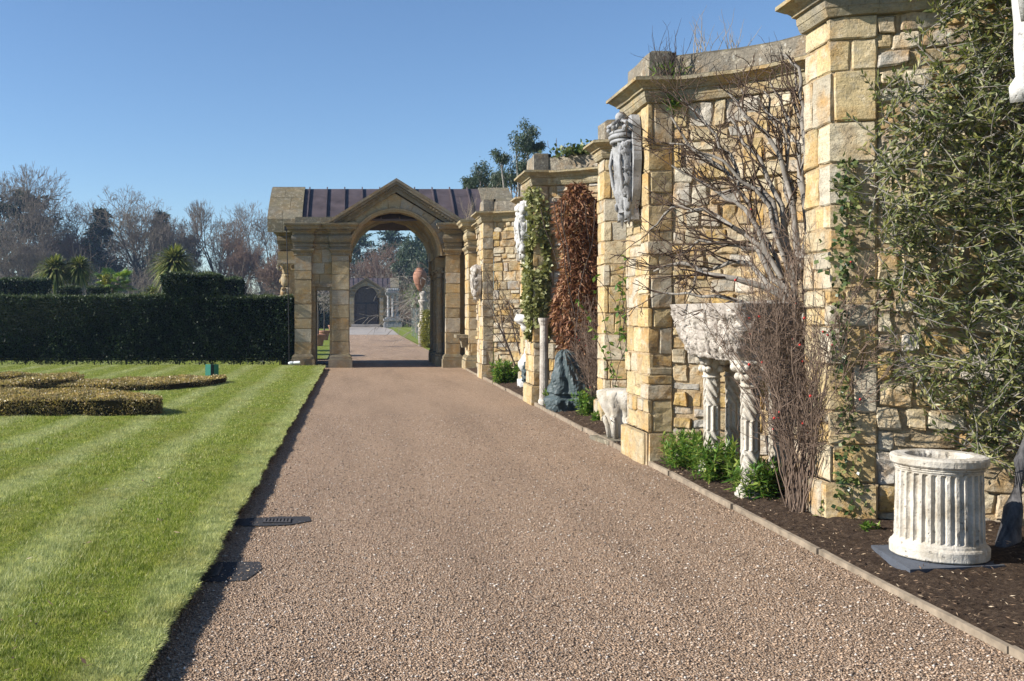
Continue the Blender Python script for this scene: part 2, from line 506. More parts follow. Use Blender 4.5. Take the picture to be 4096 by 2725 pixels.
def pebble():
    g = NT('pebble')
    col = g.ramp(g.isl(), [(0.0, (0.08, 0.057, 0.042)), (0.25, (0.20, 0.14, 0.095)), (0.5, (0.335, 0.24, 0.165)), (0.75, (0.43, 0.30, 0.20)), (0.92, (0.48, 0.40, 0.32)), (1.0, (0.58, 0.53, 0.47))])
    return g.pbr(col, 0.6, None, 0.35)
M['pebble'] = pebble()

def soil():
    g = NT('soil'); p = g.pos()
    n = g.noise(p, 22, 6, 0.7)
    col = g.ramp(n, [(0.3, (0.03, 0.02, 0.015)), (0.55, (0.085, 0.058, 0.04)), (0.75, (0.16, 0.115, 0.08))])
    return g.pbr(col, 0.95, g.bump(g.noise(p, 38, 6, 0.75), 1.0, 0.05), 0.1)
M['soil'] = soil()
def chips():
    g = NT('chips')
    col = g.ramp(g.isl(), [(0, (0.04, 0.026, 0.017)), (0.4, (0.11, 0.07, 0.044)), (0.7, (0.24, 0.16, 0.10)), (0.9, (0.40, 0.30, 0.19)), (1, (0.55, 0.45, 0.32))])
    return g.pbr(col, 0.85, None, 0.15)
M['chips'] = chips()

def grass_ground(name, mul=1.0):
    g = NT(name); p = g.pos()
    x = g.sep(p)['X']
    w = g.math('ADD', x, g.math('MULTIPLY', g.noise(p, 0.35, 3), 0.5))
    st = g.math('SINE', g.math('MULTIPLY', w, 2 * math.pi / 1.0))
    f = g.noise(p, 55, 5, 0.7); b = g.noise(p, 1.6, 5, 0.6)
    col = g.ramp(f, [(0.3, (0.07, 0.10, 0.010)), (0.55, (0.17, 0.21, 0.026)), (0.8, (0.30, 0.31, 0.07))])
    col = g.mix(g.ramp(st, [(0.0, 0.0), (1.0, 0.55)]), col, (0.20, 0.225, 0.09))  # mowing stripes: sheen of the leaning grass painted into the colour
    col = g.mix(g.math('MULTIPLY', g.ramp(b, [(0.45, 0), (0.7, 1)]), 0.4), col, (0.20, 0.185, 0.06))
    return g.pbr(col, 0.85, g.bump(f, 0.9, 0.03), 0.15)
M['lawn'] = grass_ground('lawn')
def blade():
    g = NT('grass_blade'); p = g.pos()
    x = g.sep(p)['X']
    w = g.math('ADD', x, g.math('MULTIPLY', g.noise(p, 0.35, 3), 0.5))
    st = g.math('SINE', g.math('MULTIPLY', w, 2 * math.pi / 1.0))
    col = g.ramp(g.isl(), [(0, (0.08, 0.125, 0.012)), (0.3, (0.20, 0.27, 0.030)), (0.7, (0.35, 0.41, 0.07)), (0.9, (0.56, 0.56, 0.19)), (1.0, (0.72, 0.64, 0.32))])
    col = g.mix(g.ramp(st, [(0.0, 0.0), (1.0, 0.6)]), col, (0.60, 0.62, 0.30))  # stripe sheen of leaning blades painted in, on top of their modelled lean
    b = g.noise(p, 1.6, 5, 0.6)
    col = g.mix(g.math('MULTIPLY', g.ramp(b, [(0.45, 0), (0.7, 1)]), 0.4), col, (0.30, 0.27, 0.06))
    cl = g.noise(p, 9.0, 4, 0.65)
    col = g.mix(0.85, col, g.ramp(cl, [(0.34, (0.42, 0.50, 0.40)), (0.5, (0.95, 0.97, 0.95)), (0.68, (1.3, 1.22, 1.1))]), 'MULTIPLY')
    return g.leafy(col, col, 0.42, 0.45, 0.35)
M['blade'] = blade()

def leaf_mat(name, cols, trans=0.3, rough=0.45, spec=0.35, tint=1.3, patch=0):
    g = NT(name)
    n = len(cols)
    col = g.ramp(g.isl(), [(i / max(1, n - 1), c) for i, c in enumerate(cols)])
    if patch:
        pn = g.noise(g.pos(), patch, 4, 0.6)
        col = g.mix(0.8, col, g.ramp(pn, [(0.32, (0.6, 0.62, 0.6)), (0.5, (1.0, 1.0, 1.0)), (0.68, (1.5, 1.4, 1.05))]), 'MULTIPLY')
    t = g.mix(1.0, col, (tint, tint * 1.05, tint * 0.6), 'MULTIPLY')
    return g.leafy(col, t, trans, rough, spec)
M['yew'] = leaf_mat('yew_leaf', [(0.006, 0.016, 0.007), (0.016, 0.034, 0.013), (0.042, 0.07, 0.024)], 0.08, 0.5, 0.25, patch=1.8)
M['yew_lit_top'] = leaf_mat('yew_lit_top_leaf', [(0.03, 0.05, 0.02), (0.06, 0.085, 0.03), (0.10, 0.12, 0.05)], 0.2, 0.5, 0.3)  # paler copy of the yew leaf; sunlight on hedge tops painted into its colour
M['box'] = leaf_mat('box_leaf', [(0.10, 0.085, 0.025), (0.27, 0.20, 0.085), (0.42, 0.30, 0.15), (0.32, 0.275, 0.10), (0.54, 0.40, 0.23)], 0.28, 0.4, 0.4, patch=3.0)
M['olive'] = leaf_mat('olive_leaf', [(0.04, 0.056, 0.018), (0.085, 0.11, 0.036), (0.15, 0.17, 0.06), (0.25, 0.255, 0.10), (0.40, 0.37, 0.16)], 0.32, 0.42, 0.35)
M['ivy'] = leaf_mat('ivy_leaf', [(0.09, 0.10, 0.032), (0.17, 0.18, 0.06), (0.26, 0.26, 0.10), (0.34, 0.33, 0.16)], 0.2, 0.4, 0.4)
M['ivy_dark'] = leaf_mat('ivy_dark_leaf', [(0.02, 0.045, 0.014), (0.05, 0.085, 0.025), (0.13, 0.16, 0.05), (0.24, 0.25, 0.10)], 0.2, 0.35, 0.45)
M['perennial'] = leaf_mat('perennial_leaf', [(0.03, 0.085, 0.012), (0.075, 0.16, 0.022), (0.15, 0.24, 0.04), (0.27, 0.31, 0.07)], 0.3, 0.35, 0.4)
M['dead_leaf'] = leaf_mat('dead_leaf', [(0.075, 0.033, 0.018), (0.165, 0.072, 0.038), (0.28, 0.13, 0.07), (0.42, 0.24, 0.135)], 0.22, 0.6, 0.2)
M['conifer'] = leaf_mat('conifer_needles', [(0.012, 0.03, 0.017), (0.026, 0.052, 0.028), (0.05, 0.08, 0.04)], 0.1, 0.6, 0.2)
M['eucalyptus'] = leaf_mat('eucalyptus_leaf', [(0.035, 0.055, 0.035), (0.06, 0.085, 0.05), (0.10, 0.13, 0.08)], 0.2, 0.45, 0.35)
M['spike'] = leaf_mat('spike_leaf', [(0.04, 0.07, 0.016), (0.085, 0.12, 0.03), (0.17, 0.19, 0.06), (0.34, 0.31, 0.13)], 0.25, 0.4, 0.45)
M['fan'] = leaf_mat('fan_leaf', [(0.04, 0.09, 0.02), (0.10, 0.17, 0.03), (0.22, 0.27, 0.06)], 0.3, 0.35, 0.5)
M['bamboo'] = leaf_mat('bush_leaf', [(0.08, 0.09, 0.015), (0.18, 0.17, 0.03), (0.30, 0.27, 0.06)], 0.3, 0.4, 0.4)

def bark(name, a, b, scale=9.0, bump=0.5):
    g = NT(name); p = g.obj()
    n = g.noise(g.mapped(p, (1, 1, 0.35)), scale, 5, 0.65)
    return g.pbr(g.ramp(n, [(0.3, a), (0.7, b)]), 0.85, g.bump(n, bump, 0.01), 0.15)
M['bark'] = bark('bark', (0.035, 0.031, 0.028), (0.10, 0.09, 0.08))
M['bark_pale'] = bark('bark_pale', (0.13, 0.115, 0.10), (0.30, 0.275, 0.24))
M['bark_red'] = bark('bark_red', (0.12, 0.075, 0.055), (0.26, 0.175, 0.125))
M['bark_brown'] = bark('bark_brown', (0.11, 0.088, 0.068), (0.24, 0.20, 0.16))
M['fig_bark'] = bark('fig_bark', (0.115, 0.10, 0.085), (0.30, 0.275, 0.24), 20)
M['cane'] = bark('rose_cane', (0.085, 0.06, 0.045), (0.25, 0.18, 0.135), 16)
M['fig_twig'] = bark('fig_twig', (0.045, 0.03, 0.022), (0.13, 0.09, 0.065), 16)
M['twig_dark'] = bark('twig_dark', (0.04, 0.03, 0.025), (0.11, 0.085, 0.07), 16)
M['twig_straw'] = bark('twig_straw', (0.22, 0.17, 0.11), (0.42, 0.35, 0.25), 16)
M['trunk_dark'] = bark('trunk_dark', (0.025, 0.024, 0.026), (0.13, 0.125, 0.125), 22, 1.0)

def simple(name, col, rough=0.6, metal=0.0, spec=0.4, var=0.2, scale=8.0, bump=0.2):
    g = NT(name); p = g.obj()
    n = g.noise(p, scale, 5, 0.6)
    c = g.mix(1.0, col, g.ramp(n, [(0.3, 1 - var), (0.7, 1 + var)]), 'MULTIPLY')
    return g.pbr(c, rough, g.bump(n, bump, 0.005), spec, metal)
M['copper'] = simple('copper_roof', (0.085, 0.066, 0.068), 0.55, 0.2, 0.35, 0.35, 2.2)
M['terracotta'] = simple('terracotta', (0.30, 0.155, 0.105), 0.85, 0, 0.2, 0.25, 6.0)
M['green_paint'] = simple('green_paint', (0.025, 0.17, 0.12), 0.5, 0, 0.4, 0.12, 12.0)
M['dark_metal'] = simple('dark_metal', (0.03, 0.03, 0.033), 0.5, 0.6, 0.4)
M['grey_metal'] = simple('grey_metal', (0.22, 0.27, 0.27), 0.5, 0.5, 0.4)
M['tarp'] = simple('tarp', (0.055, 0.075, 0.078), 0.55, 0, 0.35, 0.25, 14.0)
M['asphalt'] = simple('asphalt', (0.035, 0.035, 0.038), 0.9, 0, 0.2, 0.5, 60.0, 0.8)
M['iron'] = simple('iron', (0.075, 0.068, 0.065), 0.7, 0.3, 0.3, 0.35, 30.0)
M['timber'] = simple('edging_timber', (0.23, 0.185, 0.135), 0.85, 0, 0.2, 0.35, 9.0)
M['old_door'] = simple('old_door', (0.075, 0.058, 0.048), 0.8, 0, 0.2, 0.4, 5.0)
M['pipe_white'] = simple('pipe_white', (0.7, 0.72, 0.75), 0.4)
M['paving'] = simple('paving', (0.30, 0.27, 0.24), 0.85, 0, 0.2, 0.3, 1.4)
M['bud'] = simple('bud_red', (0.45, 0.035, 0.025), 0.5)
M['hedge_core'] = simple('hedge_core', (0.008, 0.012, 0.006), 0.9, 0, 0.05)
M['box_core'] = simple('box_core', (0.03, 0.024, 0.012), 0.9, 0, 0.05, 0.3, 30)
# ------------------------------------------------------------------ camera, sun, sky
cam = bpy.data.cameras.new('camera'); co = bpy.data.objects.new('camera', cam); COL.objects.link(co)
co.location = (0, 0, CAMZ); co.rotation_euler = (R(90), 0, 0)
cam.sensor_width = 36; cam.lens = 35; cam.shift_x = 0.1517; cam.shift_y = -0.0272
cam.clip_start = 0.1; cam.clip_end = 3000
sc.camera = co
SUN_EL, SUN_AZ = 32.0, 6.0          # sun on the left (-X), a touch towards the camera side
sd = Vector((-math.cos(R(SUN_AZ)) * math.cos(R(SUN_EL)), -math.sin(R(SUN_AZ)) * math.cos(R(SUN_EL)), math.sin(R(SUN_EL))))
sl = bpy.data.lights.new('sun', 'SUN'); so = bpy.data.objects.new('sun', sl); COL.objects.link(so)
sl.energy = 5.0; sl.angle = R(0.5); sl.color = (1.0, 0.95, 0.87)
so.rotation_euler = (-sd).to_track_quat('-Z', 'Y').to_euler(); so.location = (-20, 0, 20)
w = bpy.data.worlds.new('World'); sc.world = w; w.use_nodes = True
nt = w.node_tree; bg = nt.nodes['Background']
sky = nt.nodes.new('ShaderNodeTexSky'); sky.sky_type = 'NISHITA'; sky.sun_disc = False
sky.sun_elevation = R(SUN_EL); sky.sun_rotation = R(270.0 - SUN_AZ)
sky.air_density = 1.0; sky.dust_density = 0.0; sky.ozone_density = 5.5; sky.altitude = 50
nt.links.new(sky.outputs[0], bg.inputs[0]); bg.inputs[1].default_value = 0.082
sc.view_settings.view_transform = 'Standard'; sc.view_settings.look = 'None'
sc.view_settings.exposure = 0.86; sc.view_settings.gamma = 1.0
sc.cycles.max_bounces = 6; sc.cycles.transparent_max_bounces = 8; sc.cycles.volume_bounces = 0

# ------------------------------------------------------------------ ground
LAWN_Z = 0.085
def sheet(name, poly, z, mat, kind='structure', label=None, cat=None):
    mb = MB(); mb.add([(x, y, z) for x, y in poly], [tuple(range(len(poly)))])
    o = mb.build(name, mat); tag(o, label, cat, kind=kind); return o
gd = MB(); gd.add([(-135, -12, -0.02), (115, -12, -0.02), (115, 208, -0.02), (-135, 208, -0.02)], [(0, 1, 2, 3)])
tag(gd.build('ground', M['lawn']), 'grassy parkland ground stretching away behind the garden', 'ground', kind='structure')
tag(sheet('path', [(-1.35, 0.5), (3.055, 0.5), (3.055, 72), (-1.35, 72)], 0.0, M['gravel']), 'wide gravel path running straight to the arched gateway', 'path', kind='structure')
tag(sheet('paving', [(-1.35, 72), (3.055, 72), (3.4, 96), (3.0, 108.5), (-3.5, 108.5), (-1.35, 96)], 0.004, M['paving']), 'pale stone paving in front of the far gate', 'paving', kind='structure')

# raised lawn with a cut soil edge along the path, and a notch at the drain cover
def edge_x(y):
    return -0.905 + 0.010 * np.sin(y * 2.3) + 0.009 * np.sin(y * 7.1 + 1) + 0.009 * np.sin(y * 17.3) * np.sin(y * 3.7)
NY0, NY1, NX = 6.06, 6.32, -0.95
ed = []
y = 1.0
while y < NY0: ed.append((edge_x(y), y)); y += 0.06
ed += [(edge_x(NY0), NY0)]
y = NY0 + 0.06
while y < 28.2: ed.append((edge_x(y), y)); y += 0.07 if y < 16 else 0.2
ed += [(edge_x(28.2), 28.2)]
def in_lawn(x, y):
    e = edge_x(y)
    return x < e
mb = MB()
poly = ed + [(-2.2, 28.9), (-30, 28.9), (-30, 1.0)]
k = len(poly)
vs = [(x, y, LAWN_Z) for x, y in poly] + [(x - (0.03 if i < len(ed) else 0), y, -0.01) for i, (x, y) in enumerate(poly)]
mb.add(vs, [tuple(range(k))[::1]], 0)
for i in range(k):
    j = (i + 1) % k
    mb.add([vs[i], vs[j], vs[k + j], vs[k + i]], [(0, 1, 2, 3)], 1)
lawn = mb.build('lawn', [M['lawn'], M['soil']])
tag(lawn, 'mown striped lawn with a cut edge along the gravel path', 'lawn', kind='structure')
tag(sheet('lawn_beyond', [(-60, 33.6), (-1.0, 33.6), (-1.0, 100), (-60, 100)], 0.05, M['lawn']), 'sunlit lawn beyond the gateway', 'lawn', kind='structure')
tag(sheet('lawn_verge', [(3.1, 46), (12, 46), (12, 108), (3.6, 108), (3.45, 96), (3.1, 78)], 0.05, M['lawn']), 'grass verge right of the path beyond the gateway', 'lawn', kind='structure')

# grass blades
rs = np.random.RandomState(7)
def blades(n, y0, y1, hmin, hmax, wd, power=1.0):
    u = rs.rand(n)
    y = y0 + (y1 - y0) * u ** power
    xl = -0.366 * y - 0.3
    x = xl + (-0.86 - xl) * rs.rand(n)
    ok = in_lawn(x, y)
    x = x[ok]; y = y[ok]; n = len(x)
    h = hmin + (hmax - hmin) * rs.rand(n) ** 1.5
    clump = np.sin(x * 5.1 + 1.3 * np.sin(y * 3.1)) * np.sin(y * 4.3 + x * 2.0)
    h = h * (1.0 + 0.5 * clump)
    a = rs.rand(n) * 2 * np.pi
    lean = rs.rand(n) * 1.1
    ww = np.sin((x) * 2 * np.pi / 1.0)
    dx = np.cos(a) * lean * h; dy = np.sin(a) * lean * h + ww * 0.35 * h
    b = rs.rand(n) * 2 * np.pi
    sx = np.cos(b) * wd / 2; sy = np.sin(b) * wd / 2
    z0 = np.full(n, LAWN_Z - 0.003)
    V = np.stack([np.stack([x - sx, y - sy, z0], 1), np.stack([x + sx, y + sy, z0], 1),
                  np.stack([x + dx, y + dy, z0 + h], 1)], axis=1).reshape(-1, 3)
    return V, np.arange(n * 3).reshape(-1, 3)
parts = [blades(210000, 3.7, 9.5, 0.009, 0.036, 0.0042, 1.0), blades(150000, 9.3, 16, 0.010, 0.034, 0.006, 1.1), blades(120000, 15.5, 28.7, 0.010, 0.030, 0.010, 1.1)]
# overhanging fringe on the cut edge
n = 26000
y = 3.7 + 24.4 * rs.rand(n) ** 1.6; x = edge_x(0) * 0 + np.array([edge_x(t) for t in y]) - rs.rand(n) ** 2 * 0.05
h = 0.012 + 0.024 * rs.rand(n); dx = h * (0.4 + 0.9 * rs.rand(n)); dy = h * rs.normal(size=n) * 0.6
z0 = np.full(n, LAWN_Z - 0.004)
b = rs.rand(n) * 2 * np.pi; wd = 0.003 + y * 0.0005
V = np.stack([np.stack([x - np.cos(b) * wd, y - np.sin(b) * wd, z0], 1), np.stack([x + np.cos(b) * wd, y + np.sin(b) * wd, z0], 1),
              np.stack([x + dx, y + dy, z0 + h * (0.5 - 0.9 * rs.rand(n))], 1)], axis=1).reshape(-1, 3)
parts.append((V, np.arange(n * 3).reshape(-1, 3)))
V, F = cat_arrays(parts)
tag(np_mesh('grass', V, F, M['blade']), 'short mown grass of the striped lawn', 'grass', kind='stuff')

# loose pebbles on the near path
n = 52000
y = 3.75 + 12.0 * rs.rand(n) ** 2.4; x = -0.93 + 3.97 * rs.rand(n)
s = 0.0035 + 0.0055 * rs.rand(n) ** 1.6
oct_v = np.array([(1, 0, 0), (0, 1, 0), (-1, 0, 0), (0, -1, 0), (0, 0, 1), (0, 0, -1)], float)
oct_f = np.array([(0, 1, 4), (1, 2, 4), (2, 3, 4), (3, 0, 4), (1, 0, 5), (2, 1, 5), (3, 2, 5), (0, 3, 5)])
a = rs.rand(n) * 2 * np.pi
sc3 = np.stack([s * (0.8 + 0.8 * rs.rand(n)), s * (0.8 + 0.5 * rs.rand(n)), s * (0.5 + 0.4 * rs.rand(n))], 1)
q = oct_v[None] * sc3[:, None, :] + rs.normal(size=(n, 6, 3)) * (s * 0.15)[:, None, None]
rx = q[:, :, 0] * np.cos(a)[:, None] - q[:, :, 1] * np.sin(a)[:, None]; ry = q[:, :, 0] * np.sin(a)[:, None] + q[:, :, 1] * np.cos(a)[:, None]
V = np.stack([rx + x[:, None], ry + y[:, None], q[:, :, 2] + (s * 0.35)[:, None]], 2).reshape(-1, 3)
F = (oct_f[None] + (np.arange(n) * 6)[:, None, None]).reshape(-1, 3)
tag(np_mesh('gravel', V, F, M['pebble']), 'loose tan and brown pebbles covering the path', 'gravel', kind='stuff')

# planting bed of dark soil
mb = MB(); nx, ny = 50, 420
vs = []; fs = []
for j in range(ny + 1):
    yy = 3.2 + 25.3 * j / ny
    for i in range(nx + 1):
        t = i / nx; xx = 3.075 + 2.4 * t ** 1.4
        if yy < 7: xx = 3.075 + 4.0 * t ** 1.4
        z = 0.022 + 0.09 * min(1, t * 1.6) + 0.03 * mnoise.fractal(Vector((xx * 4, yy * 4, 0)), 0.8, 2, 4) + 0.018 * mnoise.noise(Vector((xx * 17, yy * 17, 3)))
        vs.append((xx, yy, max(0.006, z)))
for j in range(ny):
    for i in range(nx):
        fs.append((j * (nx + 1) + i, j * (nx + 1) + i + 1, (j + 1) * (nx + 1) + i + 1, (j + 1) * (nx + 1) + i))
mb.add(vs, fs)
tag(mb.build('soil_bed', M['soil'], smooth=True), 'dark soil bed between the path edging and the wall', 'flower bed', kind='structure')
# timber path edging
mb = MB(); rng = random.Random(3)
y = 3.0
while y < 27.5:
    l = rng.uniform(1.5, 2.2)
    j = rng.uniform(-0.012, 0.012); h = 0.035 + rng.uniform(0, 0.02)
    p = PolyPath([(3.05 + j, y + l - 0.01), (3.05 - j, y)])
    mb.sweep(p, [(0.0, -0.02), (0.0, h), (-0.028, h + 0.003), (-0.028, -0.02)], sub=0.2, jit=0.006, seed=int(y * 10))
    y += l
tag(mb.build('kerb', M['timber']), 'low weathered timber edging between path and soil bed', 'edging', kind='structure')
# mulch chips and leaf litter
def litter(n, xf, y0, y1, zf, smin, smax, power=1.5):
    y = y0 + (y1 - y0) * rs.rand(n) ** power; x = xf(y, n); z = zf(x, y)
    L = smin + (smax - smin) * rs.rand(n) ** 2; W = L * (0.12 + 0.22 * rs.rand(n))
    a = rs.rand(n) * 2 * np.pi; t = rs.normal(size=n) * 0.25
    D = np.stack([np.cos(a) * np.cos(t), np.sin(a) * np.cos(t), np.sin(t)], 1)
    S = unit(np.stack([-np.sin(a), np.cos(a), rs.normal(size=n) * 0.45], 1))
    P = np.stack([x, y, z], 1)
    return leaf_arrays(P, D, S, L, W)
pa = litter(15000, lambda y, n: 3.08 + 1.5 * rs.rand(n) ** 1.2, 3.4, 20, lambda x, y: 0.045 + 0.07 * np.minimum(1, ((x - 3.075) / 1.6)) + 0.02 * rs.rand(len(x)), 0.006, 0.042)
pb = litter(1500, lambda y, n: 2.2 + 0.84 * rs.rand(n) ** 0.35, 5.5, 18, lambda x, y: 0.010 + 0 * x, 0.01, 0.035)
pc = litter(2200, lambda y, n: -0.90 + 0.28 * rs.rand(n) ** 1.6, 3.7, 22, lambda x, y: 0.010 + 0 * x, 0.008, 0.035)
pd_ = litter(160, lambda y, n: -0.95 - 0.33 * y * rs.rand(n), 3.9, 16, lambda x, y: LAWN_Z + 0.03 + 0 * x, 0.03, 0.07)
pe = litter(420, lambda y, n: -0.8 + 3.8 * rs.rand(n), 3.8, 18, lambda x, y: 0.011 + 0 * x, 0.012, 0.04)
V, F = cat_arrays([pa, pb, pc, pd_, pe])
tag(np_mesh('mulch', V, F, M['chips']), 'bark chips and dead leaves scattered on soil and path edge', 'mulch', kind='stuff')

# ------------------------------------------------------------------ the long garden wall
wall = empty('garden_wall', (3.3, 17, 0))
tag(wall, 'long sandstone garden wall with projecting piers and curved niches', 'wall')
def child(o):
    o.parent = wall; o.location = -Vector(wall.location)
    return o
CORN = [(-0.02, 3.79), (0.03, 3.80), (0.045, 3.835), (0.05, 3.86), (0.055, 3.862), (0.06, 3.925), (0.085, 3.928), (0.09, 3.945), (0.115, 3.965), (0.15, 3.985), (0.165, 4.0), (0.19, 4.003), (0.19, 4.035), (0.17, 4.045), (-0.30, 4.06)]
CORN_B = [(d * 0.93, z - 0.004) for d, z in CORN]
ATT = [(0.012, 4.04), (0.008, 4.30), (-0.03, 4.325), (-0.30, 4.335), (-0.34, 4.05)]
rng = random.Random(11)
def pier(pts, br_hard, ch, bw, seed, corn_seed, ztop=3.80):
    path = PolyPath(pts)
    r = random.Random(seed)
    mb = MB()
    brs = path.br[1:-1]
    blocks(mb, path_surf(path), path.L, 0.34, ztop, r, ch=ch, bw=bw, br=brs, split=0.22, rough=0.007, res=0.06, gap=0.010, dj=0.009, edge=0.009, cj=0.006, shape=0.008, back=-0.014)
    o = child(mb.build('pier', [M['pier_stone'], M['mortar']]))
    # plinth
    mb = MB(); pl = path
    blocks(mb, lambda u, z, d: (*pl.pt(u, d + 0.045), z), path.L, -0.02, 0.34, r, ch=(0.36, 0.36), bw=(0.3, 0.55), br=brs, split=0, rough=0.008, res=0.12)
    c = mb.build('plinth', [M['pier_stone'], M['mortar']], o)
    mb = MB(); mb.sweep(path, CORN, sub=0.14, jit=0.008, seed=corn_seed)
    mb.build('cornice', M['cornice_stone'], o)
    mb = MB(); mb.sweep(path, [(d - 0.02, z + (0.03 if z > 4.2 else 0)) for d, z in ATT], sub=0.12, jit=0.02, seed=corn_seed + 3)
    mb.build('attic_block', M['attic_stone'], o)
    return o
def bay(pts, seed, ch=(0.2, 0.42), bw=(0.22, 0.62), res=0.10, split=0.45):
    path = PolyPath(pts); r = random.Random(seed); mb = MB()
    blocks(mb, path_surf(path), path.L, -0.02, 3.80, r, ch=ch, bw=bw, br=path.br[1:-1], split=split, rough=0.016, res=res, gap=0.022, dj=0.018, edge=0.011, cj=0.022, shape=0.018, back=-0.024)
    o = child(mb.build('bay_wall', [M['wall_stone'], M['mortar']]))
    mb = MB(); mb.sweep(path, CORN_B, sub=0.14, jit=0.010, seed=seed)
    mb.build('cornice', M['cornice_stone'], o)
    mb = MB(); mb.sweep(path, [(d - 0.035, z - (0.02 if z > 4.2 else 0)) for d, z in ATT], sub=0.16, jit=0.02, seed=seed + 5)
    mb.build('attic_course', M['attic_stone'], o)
    return o
def smooth_pts(pts, k=3):
    """Catmull-Rom through pts"""
    out = []
    P = [Vector(p) for p in pts]; P = [2 * P[0] - P[1]] + P + [2 * P[-1] - P[-2]]
    for i in range(1, len(P) - 2):
        for j in range(k):
            t = j / k
            a, b, c, d = P[i - 1], P[i], P[i + 1], P[i + 2]
            out.append(tuple(0.5 * ((2 * b) + (c - a) * t + (2 * a - 5 * b + 4 * c - d) * t * t + (3 * b - a - 3 * c + d) * t ** 3)))
    out.append(tuple(P[-2]))
    return out
MAJ = [10.44, 17.2, 24.1]
FAR_LIT = {10.44: 0.86, 17.2: 0.80, 24.1: 0.8}
for i, Y in enumerate(MAJ):
    fl = FAR_LIT[Y]
    pier([(3.36, Y + fl + 0.02), (3.06, Y + fl), (3.06, Y), (3.315, Y)], None, (0.20, 0.36), (0.22, 0.5), 20 + i, i * 7)
    # niche between the pier and the minor pier nearer to the camera
    niche = smooth_pts([(3.31, Y), (3.60, Y - 0.17), (3.86, Y - 0.32), (4.14, Y - 0.58), (4.40, Y - 0.95), (4.5, Y - 1.4), (4.45, Y - 1.9), (4.2, Y - 2.3), (3.9, Y - 2.52), (3.55, Y - 2.60)], 1)
    bay(niche, 40 + i, ch=(0.10, 0.27), bw=(0.12, 0.42), res=0.05 if i == 0 else 0.09)
    cY = Y - 3.02
    pier([(3.56, cY + 0.44), (3.53, cY + 0.42), (3.53, cY), (3.83, cY - 0.10)], None, (0.22, 0.40), (0.22, 0.44), 60 + i, 30 + i * 7)
    # near side bay running on to the next pier
    if i == 0:
        nb = smooth_pts([(3.825, cY - 0.09), (4.35, cY - 0.28), (4.9, cY - 0.55), (5.5, cY - 1.05), (5.95, cY - 1.8), (6.1, cY - 2.8), (6.0, cY - 3.6)], 1)
    else:
        pY = MAJ[i - 1] + FAR_LIT[MAJ[i - 1]]
        nb = smooth_pts([(3.825, cY - 0.09), (4.25, cY - 0.26), (4.55, cY - 0.6), (4.68, cY - 1.1), (4.62, pY + 0.75), (4.3, pY + 0.25), (3.34, pY + 0.012)], 1)
    bay(nb, 80 + i, ch=(0.11, 0.29), bw=(0.13, 0.46), res=0.045 if i == 0 else 0.1)
NEAR_PATH = PolyPath(smooth_pts([(3.825, 7.42 - 0.09), (4.35, 7.42 - 0.28), (4.9, 7.42 - 0.55), (5.5, 7.42 - 1.05), (5.95, 7.42 - 1.8)], 1))
# link wall from the last pier to the gateway
bay([(3.02 + 0.35, 29.4), (3.37, 24.92)], 91, res=0.25)
